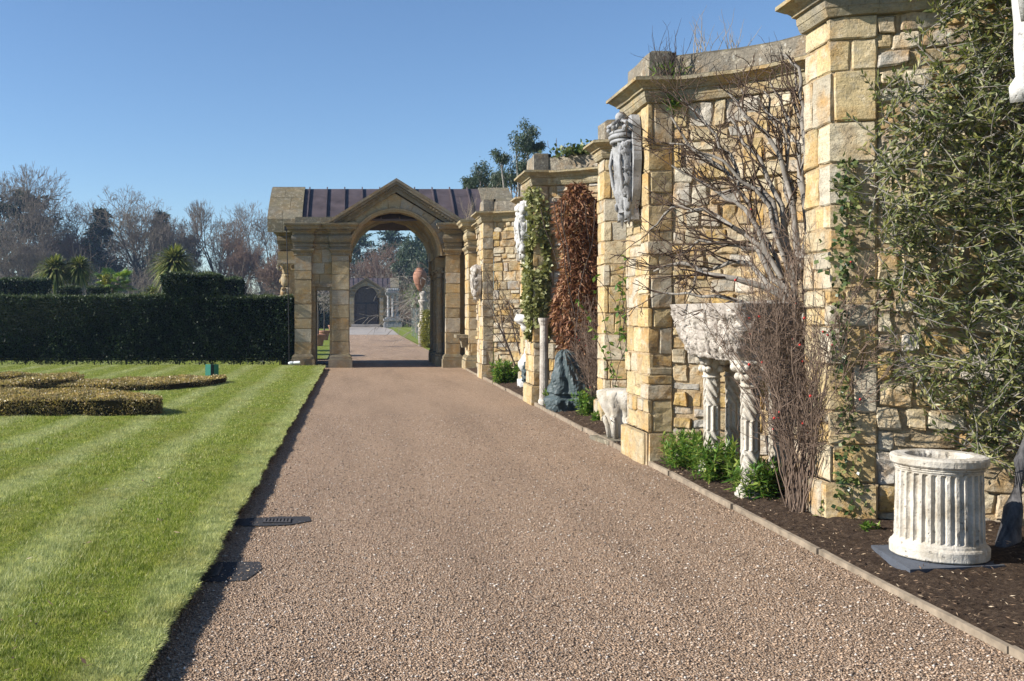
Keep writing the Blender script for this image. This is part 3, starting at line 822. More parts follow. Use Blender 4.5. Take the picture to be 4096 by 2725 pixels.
# ------------------------------------------------------------------ gateway buildings
ENT = [(-0.02, 3.46), (0.01, 3.47), (0.01, 3.53), (0.03, 3.535), (0.03, 3.60), (0.055, 3.615), (0.02, 3.635),
       (0.06, 3.69), (0.075, 3.76), (0.065, 3.84), (0.03, 3.90), (0.05, 3.915), (0.06, 3.96), (0.11, 3.985), (0.12, 4.01), (0.20, 4.03), (0.21, 4.09), (0.26, 4.13), (0.27, 4.18), (0.22, 4.20), (-0.25, 4.23)]
CAP = [(0.0, 3.26), (0.03, 3.28), (0.02, 3.31), (0.025, 3.35), (0.07, 3.39), (0.085, 3.42), (0.085, 3.46), (-0.05, 3.465)]
BASE = [(0.10, -0.02), (0.10, 0.24), (0.075, 0.26), (0.075, 0.32), (0.03, 0.37), (0.0, 0.40)]
def gateway(cx, Y0, label, far=False):
    root = empty('gateway', (cx, Y0, 0))
    tag(root, label, 'gateway')
    seed = int(Y0)
    r = random.Random(seed)
    def P(o, par=None):
        if par is None:
            o.parent = root; o.location = -Vector(root.location)
        else: o.parent = par
        return o
    dx = cx - 1.1
    rs_ = 0.3 if far else 0.13
    def pilaster(x0, x1, y, back, name='pier'):
        path = PolyPath([(x0 + dx, y + back), (x0 + dx, y), (x1 + dx, y), (x1 + dx, y + back)])
        mb = MB()
        blocks(mb, path_surf(path), path.L, 0.38, 3.28, r, ch=(0.24, 0.46), bw=(2.5, 3.0), br=path.br[1:-1], split=0.0, rough=0.004, res=rs_, gap=0.01, dj=0.004, edge=0.008)
        o = P(mb.build(name, [M['arch_stone'], M['mortar']]))
        mb = MB(); mb.sweep(path, BASE, sub=0.2, jit=0.006, seed=seed)
        mb.build('base', M['arch_trim'], o)
        mb = MB(); mb.sweep(path, CAP, sub=0.2, jit=0.004, seed=seed)
        mb.build('capital', M['arch_trim'], o)
        return o
    pilaster(-1.81, -1.32, Y0, 0.5); pilaster(-0.72, -0.23, Y0, 0.6); pilaster(2.60, 3.01, Y0, 0.5)
    # entablature with breaks over the piers
    ent = None
    for pts in ([(-1.83, Y0 + 0.7), (-1.83, Y0), (-1.30, Y0), (-1.30, Y0 + 0.10), (-0.74, Y0 + 0.10), (-0.74, Y0), (-0.21, Y0), (-0.21, Y0 + 0.3)],
                [(2.58, Y0 + 0.3), (2.58, Y0), (3.03, Y0), (3.03, Y0 + 0.1), (3.42, Y0 + 0.1)],
                [(-2.32, Y0 + 4.2), (-2.32, Y0 + 0.85), (-1.80, Y0 + 0.85)]):
        mb = MB(); mb.sweep(PolyPath([(x + dx, y) for x, y in pts]), ENT, sub=0.25, jit=0.006, seed=seed)
        o_ = P(mb.build('entablature', M['arch_trim'])); ent = ent or o_
    for a, b, yy in ((-1.82, -1.31, Y0), (-1.26, -0.78, Y0 + 0.1), (-0.73, -0.22, Y0), (2.59, 3.02, Y0)):
        mb = MB(); x = a
        while x < b:
            mb.bbox(x + dx, x + 0.035 + dx, yy - 0.175, yy - 0.09, 3.972, 4.006); x += 0.065
        mb.build('dentil_band', M['arch_trim'], ent)
    # wall between the two left piers with the side doorway
    mb = MB()
    def flat(y):
        return lambda u, z, d: (u + dx, y - d, z)
    def panel(x0, x1, z0, z1, y, ch, bw):
        sub = MB()
        blocks(sub, lambda u, z, d: (x0 + u + dx, y - d, z), x1 - x0, z0, z1, r, ch=ch, bw=bw, rough=0.004, res=rs_, gap=0.01, dj=0.004, edge=0.008, split=0.1)
        mb.add(sub.v, sub.f); mb.m[-len(sub.f):] = sub.m
    panel(-1.32, -0.72, 2.36, 3.46, Y0 + 0.12, (0.26, 0.4), (0.3, 0.6))
    P(mb.build('side_wall', [M['arch_stone'], M['mortar']]))
    mb = MB()
    mb.bbox(-1.32 + dx, -1.20 + dx, Y0 + 0.08, Y0 + 0.5, 0.0, 2.357)
    mb.bbox(-0.79 + dx, -0.72 + dx, Y0 + 0.08, Y0 + 0.5, 0.0, 2.357)
    mb.bbox(-1.196 + dx, -0.794 + dx, Y0 + 0.11, Y0 + 0.5, 2.26, 2.354)
    mb.bbox(-1.318 + dx, -0.722 + dx, Y0 + 0.045, Y0 + 0.115, 2.36, 2.45)
    mb.bbox(-1.32 + dx, -0.72 + dx, Y0 + 0.06, Y0 + 0.6, -0.02, 0.07)
    P(mb.build('doorway_surround', M['arch_trim']))
    # arch: voussoirs filling up to the pediment, moulded archivolt, barrel vault
    RA, CZ = 1.275, 3.26
    def lim(t):
        c, s_ = math.cos(t), math.sin(t)
        k = 0.61
        best = 9
        for sg in (1, -1):
            den = s_ + k * sg * c
            if den > 1e-6: best = min(best, (5.10 - CZ) / den)
        if abs(c) > 1e-6: best = min(best, 1.62 / abs(c))
        return best
    def vs_surf(u, z, d):
        t = math.pi * (1 - u / 4.0)
        r0 = RA + 0.12; r1 = max(r0 + 0.03, lim(t))
        q = r0 + (r1 - r0) * z
        return (cx + q * math.cos(t), Y0 + 0.07 - d, CZ + q * math.sin(t))
    mb = MB(); nv = 13
    for i in range(nv):
        one_block(mb, vs_surf, 4.0 * i / nv + 0.006, 4.0 * (i + 1) / nv - 0.006, 0.005, 0.995, r, (), 0.004, 0.004, 0.12, 0.03, 0.008, 0, 0.0)
    us = [4.0 * i / 40 for i in range(41)]
    mb.add([vs_surf(u, z, -0.02) for u in us for z in (0, 1)], [(2 * i, 2 * i + 2, 2 * i + 3, 2 * i + 1) for i in range(40)], 1)
    P(mb.build('spandrel', [M['arch_stone'], M['mortar']]))
    prof = [(RA, 0.30), (RA, 0.0), (RA + 0.05, -0.02), (RA + 0.055, -0.045), (RA + 0.11, -0.05), (RA + 0.12, -0.02), (RA + 0.12, 0.08)]
    mb = MB(); n = 48
    vs = [(cx + q * math.cos(math.pi * i / n), Y0 + 0.05 + yy, CZ + q * math.sin(math.pi * i / n)) for i in range(n + 1) for q, yy in prof]
    k = len(prof)
    mb.add(vs, [(i * k + j, (i + 1) * k + j, (i + 1) * k + j + 1, i * k + j + 1) for i in range(n) for j in range(k - 1)])
    P(mb.build('archivolt', M['arch_stone']))
    DEP = 4.2
    mb = MB()
    def vault(u, z, d):
        t = math.pi * u / 4.0
        return (cx + (RA + 0.01 - d) * math.cos(t), z, CZ + (RA + 0.01 - d) * math.sin(t))
    blocks(mb, vault, 4.0, Y0 + 0.34, Y0 + DEP, r, ch=(0.5, 0.7), bw=(0.3, 0.45), rough=0.004, res=0.3, gap=0.004, dj=0.003, edge=0.004, split=0, backing=False)
    P(mb.build('vault', [M['arch_stone'], M['mortar']]))
    # passage walls
    for (xa, face, y0) in ((-0.235, 1, Y0 + 0.55), (2.63, -1, Y0 + 0.4)):
        mb = MB()
        def sw(u, z, d, xa=xa, face=face, y0=y0): return (xa + dx + d * face, y0 + (u if face > 0 else DEP - (y0 - Y0) - u), z)
        blocks(mb, sw, DEP - (y0 - Y0), 0.0, 3.3, r, ch=(0.3, 0.42), bw=(0.5, 0.9), rough=0.004, res=0.3, gap=0.01, dj=0.004, edge=0.006, split=0)
        if face > 0:
            mb.bbox(-0.62 + dx, -0.26 + dx, Y0 + 0.62, Y0 + DEP, 0, 4.1, 0); mb.bbox(-1.78 + dx, -1.31 + dx, Y0 + 0.52, Y0 + DEP, 0, 4.1, 0)
            mb.bbox(-1.32 + dx, -0.61 + dx, Y0 + 0.53, Y0 + DEP - 0.01, 2.5, 4.09, 0)
        else:
            mb.bbox(2.66 + dx, 3.35 + dx, Y0 + 0.5, Y0 + DEP, 0, 4.1, 0)
        P(mb.build('passage_wall', [M['arch_stone'], M['mortar']]))
    for yy in (1.0, 2.2, 3.6):
        mb = MB()
        mb.lathe([(0.15, 0), (0.15, 0.28), (0.13, 0.30), (0.14, 0.36), (0.105, 0.40), (0.10, 1.6), (0.09, 2.62), (0.11, 2.64), (0.09, 2.67), (0.10, 2.74), (0.15, 2.86), (0.16, 2.90), (0.16, 2.95)], (2.50 + dx, Y0 + yy, 0), 16)
        mb.bbox(2.36 + dx, 2.64 + dx, Y0 + yy - 0.15, Y0 + yy + 0.15, 2.952, 3.25)
        for q in (0, 1, 2, 3):
            a = math.pi / 4 + q * math.pi / 2
            mb.blob((2.50 + dx + 0.13 * math.cos(a), Y0 + yy + 0.13 * math.sin(a), 2.83), 0.05, q, 0.1, 3, 8, 6)
        P(mb.build('column', M['arch_stone'], None, smooth=False))
    # pediment
    def chev(mb, za, t, y0, y1, half=2.08, k=0.62, mi=0, xoff=0.05, dr=0.0):
        c = cx + xoff
        zl = za - half * k
        poly = [(c - half, zl - t), (c - half, zl), (c, za), (c + half, zl), (c + half, zl - t), (c, za - t)]
        vs = [(x, y0, z) for x, z in poly] + [(x, y1, z) for x, z in poly]
        fs = [(5, 0, 1, 2), (5, 2, 3, 4), (8, 7, 6, 11), (10, 9, 8, 11)]
        for i in range(6):
            j = (i + 1) % 6
            fs.append((i, j, 6 + j, 6 + i)[::-1])
        mb.add(vs, fs, mi)
    mb = MB()
    chev(mb, 5.49, 0.085, Y0 - 0.24, Y0 + 1.9, 2.09)
    chev(mb, 5.403, 0.08, Y0 - 0.20, Y0 + 0.4, 2.05)
    chev(mb, 5.321, 0.07, Y0 - 0.11, Y0 + 0.4, 1.98)
    chev(mb, 5.25, 0.14, Y0 - 0.045, Y0 + 0.35, 1.93)
    ped = P(mb.build('pediment', M['arch_trim']))
    for sg in (-1, 1):
        mb = MB(); q = 0.06
        while q < 1.85:
            x = cx + 0.05 + sg * q; z = 5.265 - q * 0.62
            mb.box((x, Y0 - 0.095, z), (0.05, 0.07, 0.06)); q += 0.085
        mb.beam((cx + 0.05 + sg * 0.03, Y0 - 0.075, 5.285 - 0.03 * 0.62), (cx + 0.05 + sg * 1.86, Y0 - 0.075, 5.285 - 1.86 * 0.62), 0.05, 0.05)
        mb.build('dentil_band', M['arch_trim'], ped)
    mb = MB()
    mb.bbox(-1.80 + dx, -0.60 + dx, Y0 + 0.10, Y0 + 0.6, 4.2, 4.40); P(mb.build('parapet_block', M['slab_stone']))
    mb = MB(); mb.bbox(2.75 + dx, 3.6 + dx, Y0 + 0.12, Y0 + 0.6, 4.2, 4.36); P(mb.build('parapet_block', M['slab_stone']))
    # roofs
    rp = [(0.40, 4.36), (1.0, 4.80), (1.6, 5.18), (2.15, 5.47)]
    def slope(mb, x0, x1, lift, back=True, th=0.05):
        pr = [(y, z + lift) for y, z in rp] + ([(2.7, 5.18 + lift), (3.9, 4.36 + lift)] if back else [])
        n = len(pr)
        vs = [(x + dx, Y0 + y, z) for x in (x0, x1) for y, z in pr]
        vs += [(x + dx, Y0 + y, z - th) for x in (x0, x1) for y, z in pr]
        fs = [(i, n + i, n + i + 1, i + 1) for i in range(n - 1)] + [(2 * n + i, 2 * n + i + 1, 3 * n + i + 1, 3 * n + i) for i in range(n - 1)]
        fs += [(i, i + 1, 2 * n + i + 1, 2 * n + i) for i in range(n - 1)] + [(n + i + 1, n + i, 3 * n + i, 3 * n + i + 1) for i in range(n - 1)]
        fs += [(0, 2 * n, 3 * n, n), (n - 1, 2 * n - 1, 4 * n - 1, 3 * n - 1)]
        mb.add(vs, fs)
    mb = MB(); slope(mb, -1.60, 3.80, 0.0)
    roof = P(mb.build('roof', M['copper']))
    x = -1.46
    while x < 3.8:
        sm = MB()
        for a, b in zip(rp[:-1], rp[1:]):
            sm.beam((x + dx, Y0 + a[0], a[1] + 0.03), (x + dx, Y0 + b[0], b[1] + 0.03), 0.035, 0.075)
        sm.build('seam', M['copper'], roof)
        x += 0.545
    mb = MB()
    gp = [(0.36, 4.36), (0.66, 4.66), (1.35, 5.10), (1.98, 5.45), (2.2, 5.53), (2.9, 5.2), (3.95, 4.4)]
    k = 0
    for (a, b) in zip(gp[:-1], gp[1:]):
        xs = [-2.64, -2.64 + 0.45 + 0.2 * (k % 2), -1.605]; k += 1
        for x0, x1 in zip(xs[:-1], xs[1:]):
            j = 0.012 * (k % 2)
            vs = [(x + dx, Y0 + y, z + dz + j) for dz in (0, -0.4) for (x, (y, z)) in ((x0 + 0.004, a), (x1 - 0.004, a), (x1 - 0.004, (b[0] - 0.008, b[1])), (x0 + 0.004, (b[0] - 0.008, b[1])))]
            mb.add(vs, [(0, 1, 2, 3), (7, 6, 5, 4), (1, 0, 4, 5), (2, 1, 5, 6), (3, 2, 6, 7), (0, 3, 7, 4)])
    P(mb.build('gable_slab', M['slab_stone']))
    mb = MB(); mb.bbox(-2.62 + dx, -1.83 + dx, Y0 + 0.62, Y0 + 3.9, 4.20, 4.37)
    P(mb.build('eaves_course', M['arch_trim']))
    mb = MB(); slope(mb, 3.805, 4.75, 0.04, th=0.3)
    P(mb.build('stone_roof', M['slab_stone']))
    # back wall with its own arched opening
    mb = MB(); n = 32
    vs = []
    for i in range(n + 1):
        t = math.pi * i / n
        vs.append((cx + RA * math.cos(t), Y0 + DEP, CZ + RA * math.sin(t))); vs.append((cx + (RA + 0.35) * math.cos(t), Y0 + DEP, CZ + (RA + 0.35) * math.sin(t)))
    mb.add(vs, [(2 * i, 2 * i + 1, 2 * i + 3, 2 * i + 2) for i in range(n)])
    P(mb.build('rear_wall', M['arch_stone']))
    return root, P
gate, GP = gateway(1.10, 29.0, 'sandstone gateway with pediment, round arch and purple copper roof at the end of the path')
# flanking pier with bulging frieze on the right of the gateway
path = PolyPath([(3.42, 28.95), (3.15, 28.95), (3.15, 28.0), (3.42, 28.0)])
mb = MB(); r6 = random.Random(5)
blocks(mb, path_surf(path), path.L, 0.36, 3.28, r6, ch=(0.26, 0.44), bw=(0.3, 0.6), br=path.br[1:-1], split=0.1, rough=0.005, res=0.14, gap=0.012, dj=0.005, edge=0.01)
fp = GP(mb.build('flanking_pier', [M['pier_stone'], M['mortar']]))
mb = MB(); mb.sweep(path, BASE, sub=0.2, jit=0.008); mb.build('base', M['cornice_stone'], fp)
mb = MB(); mb.sweep(path, CAP, sub=0.2, jit=0.005); mb.sweep(path, ENT, sub=0.2, jit=0.006); mb.build('capital', M['cornice_stone'], fp)
mb = MB(); mb.box((3.02, 28.4, 0.93), (0.42, 0.75, 0.09)); mb.box((3.1, 28.4, 0.75), (0.2, 0.3, 0.28), top=1.6)
GP(mb.build('stone_shelf', M['slab_stone']))
# carved herm bracket on the left end
hx, hy = -2.10, 29.95
mb = MB()
mb.bbox(-2.06, -1.82, hy - 0.12, hy + 3.2, 0, 3.46)
herm = GP(mb.build('end_pier', M['arch_stone']))
mb = MB()
mb.lathe([(0.16, 0.0), (0.17, 1.5), (0.20, 1.75), (0.17, 1.95), (0.12, 2.15), (0.15, 2.3)], (hx - 0.02, hy, 0), 14)
for i, (px, pz, rr) in enumerate([(-0.14, 1.98, 0.13), (-0.08, 2.2, 0.12), (0.05, 2.25, 0.12), (-0.18, 1.75, 0.10), (-0.05, 1.82, 0.15), (0.02, 2.02, 0.15)]):
    mb.blob((hx + px, hy - 0.06, pz), (rr, rr, rr * 1.25), i, 0.25, 3)
mb.build('scroll_body', M['arch_stone'], herm, smooth=True)
mb = MB()
mb.blob((hx - 0.04, hy - 0.03, 2.56), (0.15, 0.16, 0.21), 3, 0.12, 3, 18, 12)
mb.blob((hx - 0.19, hy - 0.04, 2.55), (0.04, 0.03, 0.06), 1, 0.1)             # nose
for q in (-1, 1): mb.blob((hx - 0.14, hy - 0.04 + q * 0.06, 2.60), 0.026, 4, 0.1, 3, 8, 6)
for i in range(9): mb.blob((hx - 0.06 + 0.05 * math.sin(i * 2.1), hy - 0.05 + 0.10 * math.cos(i * 1.7), 2.36 - 0.02 * i), 0.06, i, 0.3)
for i in range(10): mb.blob((hx + 0.10 * math.cos(i * 0.63), hy + 0.13 * math.sin(i * 0.63), 2.72), 0.06, i, 0.3)
mb.build('carved_head', M['arch_stone'], herm, smooth=True)
mb = MB()
mb.lathe([(0.13, 2.78), (0.15, 2.88), (0.20, 3.0), (0.24, 3.06)], (hx, hy, 0), 14)
for a, b in ((-1, -1), (1, -1), (-1, 1), (1, 1)):
    mb.tube([(hx + a * 0.2 + 0.085 * math.cos(t), hy + b * 0.17, 2.98 + 0.085 * math.sin(t)) for t in [i * 0.7 for i in range(9)]], 0.035, 6)
mb.box((hx, hy, 3.12), (0.56, 0.44, 0.10)); mb.box((hx, hy, 3.3), (0.48, 0.40, 0.26), top=1.1)
mb.build('capital', M['arch_stone'], herm, smooth=False)
dp = MB(); dp.tube([(-2.04, 28.86, 4.05), (-1.99, 28.86, 2.6), (-1.95, 28.84, 0.1)], 0.014, 8); dp.box((-2.05, 28.88, 4.04), (0.09, 0.10, 0.13))
tag(dp.build('downpipe', M['dark_metal']), 'thin grey rainwater pipe running down beside the hedge end', 'pipe')
pp = MB(); pp.tube([(-1.80, 28.62, 0.16), (-1.62, 28.55, 0.17)], 0.045, 10); pp.blob((-1.88, 28.62, 0.15), (0.09, 0.05, 0.05), 2, 0.3)
tag(pp.build('plastic_pipe', M['pipe_white']), 'short white plastic pipe lying at the foot of the gateway', 'pipe')

# far gate with closed doors
gate2, GP2 = gateway(1.03, 109.5, 'distant closed gateway with pediment and arched wooden doors', far=True)
mb = MB(); n = 20
pts = [(1.03 - 1.26, 0.3)] + [(1.03 + 1.26 * math.cos(math.pi * (1 - i / n)), 3.26 + 1.26 * math.sin(math.pi * (1 - i / n))) for i in range(n + 1)] + [(1.03 + 1.26, 0.3)]
vs = [(x, 110.0, z) for x, z in pts] + [(x, 110.12, z) for x, z in pts]; k = len(pts)
mb.add(vs, [tuple(range(k)), tuple(range(2 * k - 1, k - 1, -1))] + [(i, k + i, k + (i + 1) % k, (i + 1) % k) for i in range(k)])
door = GP2(mb.build('door', M['old_door']))
mb = MB(); mb.bbox(0.98, 1.09, 109.94, 109.99, 0.3, 2.6); mb.bbox(-0.22, 2.28, 109.95, 109.99, 2.6, 2.72); mb.build('centre_post', M['dark_metal'], door)
mb = MB()
for i in range(3): mb.bbox(-0.6, 2.6, 108.4 + 0.3 * i, 110.2, 0.0 + 0.11 * i, 0.108 + 0.11 * i)
tag(mb.build('entrance_steps', M['paving']), 'broad stone steps in front of the distant gate', 'steps', kind='structure')
# clustered grey columns beside the far gate
fc = empty('column_group', (3.85, 106.2, 0)); tag(fc, 'cluster of weathered grey columns on a stepped pedestal by the far gate', 'columns')
mb = MB()
for i, (z0, z1, s) in enumerate(((0, 0.5, 1.9), (0.5, 0.72, 1.7), (0.72, 0.95, 2.0), (0.95, 1.1, 1.6))): mb.box((0, 0, (z0 + z1) / 2), (s, s, z1 - z0 - 0.003))
mb.build('pedestal', M['grey_marble'], fc)
for i, (a, b) in enumerate([(-0.45, -0.4), (0.0, -0.5), (0.45, -0.4), (-0.45, 0.4), (0.45, 0.4)]):
    mb = MB(); mb.lathe([(0.2, 1.1), (0.17, 1.2), (0.15, 2.2), (0.14, 3.3), (0.2, 3.42), (0.22, 3.5)], (a, b, 0), 12)
    mb.build('shaft', M['grey_marble'], fc, smooth=True)
mb = MB(); mb.box((0, 0, 3.62), (1.5, 1.4, 0.22), top=1.1); mb.box((0, 0, 3.85), (1.3, 1.2, 0.2))
for i in range(6): mb.blob((-0.5 + 0.2 * i, -0.45, 4.02), 0.17, i, 0.4)
mb.build('capital', M['grey_marble'], fc)
def screen_wall():
    mb = MB(); r = random.Random(9)
    p = PolyPath([(6.2, 109.6), (6.2, 109.0), (13.5, 109.0)])
    blocks(mb, path_surf(p), p.L, 0, 4.2, r, ch=(0.4, 0.7), bw=(0.5, 1.2), br=p.br[1:-1], res=0.6, split=0.2)
    mb.sweep(p, [(-0.02, 4.15), (0.06, 4.2), (0.2, 4.4), (0.22, 4.55), (-0.3, 4.6)])
    o = mb.build('screen_wall', [M['arch_stone'], M['mortar']])
    tag(o, 'far brown stone wall right of the distant gate', 'wall')
screen_wall()
# ------------------------------------------------------------------ carved and other objects along the path
# twisted column used under the stone trough
def twisted_shaft(mb, c, z0, z1, r, n=72, nz=96, rz=0.0):
    prof = [(r, z0 + (z1 - z0) * i / nz) for i in range(nz + 1)]
    def mod(rr, z, t, i):
        q = (z - z0) / (z1 - z0)
        tri = abs(((t * 2 / (2 * math.pi)) % 1.0) * 2 - 1)
        if 0.36 < q < 0.66: f = math.cos(9 * t)
        else: f = math.cos(2 * math.pi * ((z - z0) / 0.105 - tri * 1.7))
        return rr * (1 + 0.13 * (abs(f) ** 0.6 * (1 if f > 0 else -1)) - 0.05)
    mb.lathe(prof, c, n, mod, rz=rz)
sarc = empty('stone_trough', (3.42, 9.08, 0))
tag(sarc, 'carved stone trough standing on four twisted white columns', 'trough')
mb = MB()
ns, nz_ = 420, 90; LX, LY = 0.33, 0.87
def trough_pt(a, q):
    # a 0..1 round, q 0 bottom..1 top
    t = 2 * math.pi * a
    e = 0.10 + 0.05 * (1 - q)
    def se(v, p): return math.copysign(abs(v) ** p, v)
    sx = 0.50 + 0.50 * q ** 0.55; sy = 0.66 + 0.34 * q ** 0.42
    return Vector((LX * sx * se(math.cos(t), 2 * e), LY * sy * se(math.sin(t), 2 * e), 1.18 + 0.50 * (q if q > 0.04 else q)))
# even spacing round the rim so that the carving is sampled uniformly
_fine = [i / 6000 for i in range(6001)]
_pp = [trough_pt(a, 0.7) for a in _fine]
_acc = [0.0]
for a_, b_ in zip(_pp[:-1], _pp[1:]): _acc.append(_acc[-1] + (b_ - a_).length)
UA = list(np.interp(np.arange(ns) / ns * _acc[-1], _acc, _fine))
vs = []
for j in range(nz_ + 1):
    q = j / nz_
    for i in range(ns):
        p = trough_pt(UA[i], q)
        nrm_ = Vector((p.x / LX, p.y / LY * 0.6, -0.2 * (1 - q))).normalized()
        side = 1.0 if (p.x < -0.0 and abs(p.y) < LY * 0.93) else 0.35
        wv = mnoise.fractal(Vector((p.y * 22 + 3, p.x * 5, p.z * 15)), 0.85, 2.1, 4)
        rdg = (1 - abs(mnoise.noise(Vector((p.y * 19 + 9, p.z * 4.5 + p.y * 2, p.x * 4))))) ** 3
        hol = mnoise.noise(Vector((p.y * 36 + 2, p.x * 6, p.z * 11 + p.y * 3)))
        d = side * (0.014 * wv + 0.030 * (rdg - 0.4) - 0.065 * max(0, hol - 0.10) ** 0.6)
        if q > 0.88: d = 0.004 * wv
        if side < 1 and p.y < 0:   # carved ring on the end facing the camera
            rr = math.hypot(p.x + 0.02, (p.z - 1.47)); d += 0.02 * math.cos(rr * 55) * math.exp(-(rr / 0.14) ** 2)
        vs.append(p + nrm_ * d)
fs = [(j * ns + i, j * ns + (i + 1) % ns, (j + 1) * ns + (i + 1) % ns, (j + 1) * ns + i) for j in range(nz_) for i in range(ns)]
fs.append(tuple(range(ns - 1, -1, -1)))
b0 = len(vs)
for i in range(ns):
    p = trough_pt(UA[i], 1.0); vs.append(Vector((p.x * 0.80, p.y * 0.93, p.z + 0.004)))
for i in range(ns):
    p = trough_pt(UA[i], 1.0); vs.append(Vector((p.x * 0.72, p.y * 0.88, p.z - 0.25)))
tp = nz_ * ns
fs += [(tp + i, tp + (i + 1) % ns, b0 + (i + 1) % ns, b0 + i) for i in range(ns)]
fs += [(b0 + i, b0 + (i + 1) % ns, b0 + ns + (i + 1) % ns, b0 + ns + i) for i in range(ns)]
fs.append(tuple(b0 + ns + i for i in range(ns)))
mb.add(vs, fs)
mb.build('basin', M['relief_marble'], sarc, smooth=True)
for (x, y, z0) in ((3.46, 9.7, 0.06), (3.34, 8.45, 0.02), (3.71, 9.8, 0.10), (3.64, 8.6, 0.08)):
    lx, ly = x - 3.42, y - 9.08
    mb = MB(); c = (lx, ly, 0)
    mb.lathe([(0.125, z0), (0.125, z0 + 0.05), (0.11, z0 + 0.055), (0.115, z0 + 0.085), (0.095, z0 + 0.10), (0.09, z0 + 0.12)], c, 20)
    twisted_shaft(mb, c, z0 + 0.12, 0.965, 0.074, rz=0.35)
    col_ = mb.build('column', M['white_marble'], sarc, smooth=False)
    mb = MB()
    mb.lathe([(0.078, 0.965), (0.092, 0.972), (0.092, 0.985), (0.076, 0.99), (0.08, 1.03), (0.095, 1.08), (0.115, 1.13), (0.12, 1.15)], c, 20, lambda rr, z, t, i: rr * (1 + 0.06 * math.cos(8 * t)))
    for k in range(4):
        a = math.pi / 4 + k * math.pi / 2
        for zz, ro, s in ((1.135, 0.125, 0.042), (1.055, 0.10, 0.034)):
            for aa in (a - 0.16, a + 0.16):
                mb.blob((lx + ro * math.cos(aa), ly + ro * math.sin(aa), zz), (s, s, s), k, 0.15, 3, 10, 7)
    mb.box((lx, ly, 1.175), (0.25, 0.25, 0.035))
    mb.build('capital', M['white_marble'], col_, smooth=True)

# fluted drum on a slate slab
drum = empty('fluted_column_drum', (3.66, 6.26, 0)); tag(drum, 'short white fluted column drum hollowed at the top, on a dark slate slab', 'column drum')
mb = MB()
prof = [(0.288, 0.085), (0.294, 0.092), (0.294, 0.145), (0.288, 0.155), (0.276, 0.162), (0.272, 0.175), (0.266, 0.182)]
pf2 = [(0.264 - 0.008 * i / 40, 0.186 + 0.424 * i / 40) for i in range(41)]
prof2 = [(0.257, 0.618), (0.264, 0.622), (0.264, 0.628), (0.258, 0.631), (0.268, 0.636), (0.268, 0.644), (0.278, 0.650), (0.288, 0.660), (0.290, 0.695), (0.284, 0.705), (0.262, 0.711), (0.20, 0.708), (0.188, 0.69), (0.17, 0.5), (0.01, 0.48)]
full = prof + pf2 + prof2
i0, i1 = len(prof), len(prof) + len(pf2) - 1
def dmod(r, z, t, i):
    if i0 + 1 <= i <= i1 - 1:
        f = (30 * t / (2 * math.pi)) % 1.0
        g_ = max(0.0, math.sin(math.pi * min(1, max(0, (f - 0.18) / 0.64))))
        r = r - 0.022 * g_ ** 0.6
    r += 0.003 * mnoise.fractal(Vector((math.cos(t) * 4, math.sin(t) * 4, z * 12)), 0.8, 2, 5)
    ch_ = mnoise.noise(Vector((math.cos(t) * 7, math.sin(t) * 7, z * 14 + 4)))
    if ch_ > 0.42 and r > 0.25: r -= 0.03 * (ch_ - 0.42)
    if i > i1 + 4: r += 0.004 * mnoise.noise(Vector((math.cos(t) * 9, math.sin(t) * 9, z * 4)))
    return r
mb.lathe([(r, z) for r, z in full], (0, 0, 0), 360, dmod)
mb.v = [(x * 0.945, y * 0.945, z) for x, y, z in mb.v]
mb.build('drum', M['white_marble'], drum, smooth=False)
mb = MB(); q = [(3.30, 5.90), (3.93, 6.00), (4.0, 6.58), (3.39, 6.52)]
mb.prism([(x - 3.68, y - 6.26) for x, y in q], 0.012, 0.078)
mb.build('slab', M['slate'], drum)

# carved capital fragment
cf = empty('capital_fragment', (3.30, 12.35, 0)); tag(cf, 'weathered carved capital with leaf ornament on a low stone slab beside a pier', 'capital')
mb = MB()
def cmod(r, z, t, i):
    d = 0.022 * math.cos(8 * t) * (1 if z < 0.42 else 0.3) + 0.03 * mnoise.fractal(Vector((math.cos(t) * 4, math.sin(t) * 4, z * 11)), 0.7, 2, 3)
    if z > 0.40: d += 0.035 * max(0, math.cos(4 * t))
    return r + d
mb.lathe([(0.15, 0.05), (0.155, 0.12), (0.165, 0.2), (0.185, 0.28), (0.20, 0.31), (0.19, 0.34), (0.22, 0.42), (0.25, 0.50), (0.265, 0.56), (0.265, 0.63), (0.22, 0.65)], (0, 0, 0), 56, cmod)
for k in range(8):
    a = k * math.pi / 4
    mb.tube([(0.165 * math.cos(a), 0.165 * math.sin(a), 0.06), (0.19 * math.cos(a), 0.19 * math.sin(a), 0.22), (0.245 * math.cos(a), 0.245 * math.sin(a), 0.31), (0.255 * math.cos(a), 0.255 * math.sin(a), 0.27)], [0.03, 0.035, 0.03, 0.015], 7)
mb.build('carving', M['white_marble'], cf, smooth=True)
mb = MB(); mb.box((0, 0, 0.025), (0.62, 0.6, 0.05), 0.15); mb.build('slab', M['slab_stone'], cf)

# slim column fragment
mb = MB()
mb.lathe([(0.10, 0.03), (0.10, 0.10), (0.085, 0.13), (0.078, 0.2), (0.074, 0.8), (0.070, 1.38), (0.08, 1.40), (0.09, 1.44), (0.10, 1.47), (0.10, 1.51)], (3.19, 16.95, 0), 16, lambda r, z, t, i: r * (1 + 0.04 * mnoise.noise(Vector((math.cos(t) * 2, math.sin(t) * 2, z * 4)))))
tag(mb.build('slim_column', M['relief_marble'], smooth=False), 'slim pale stone column standing in front of the ivy clad pier', 'column')

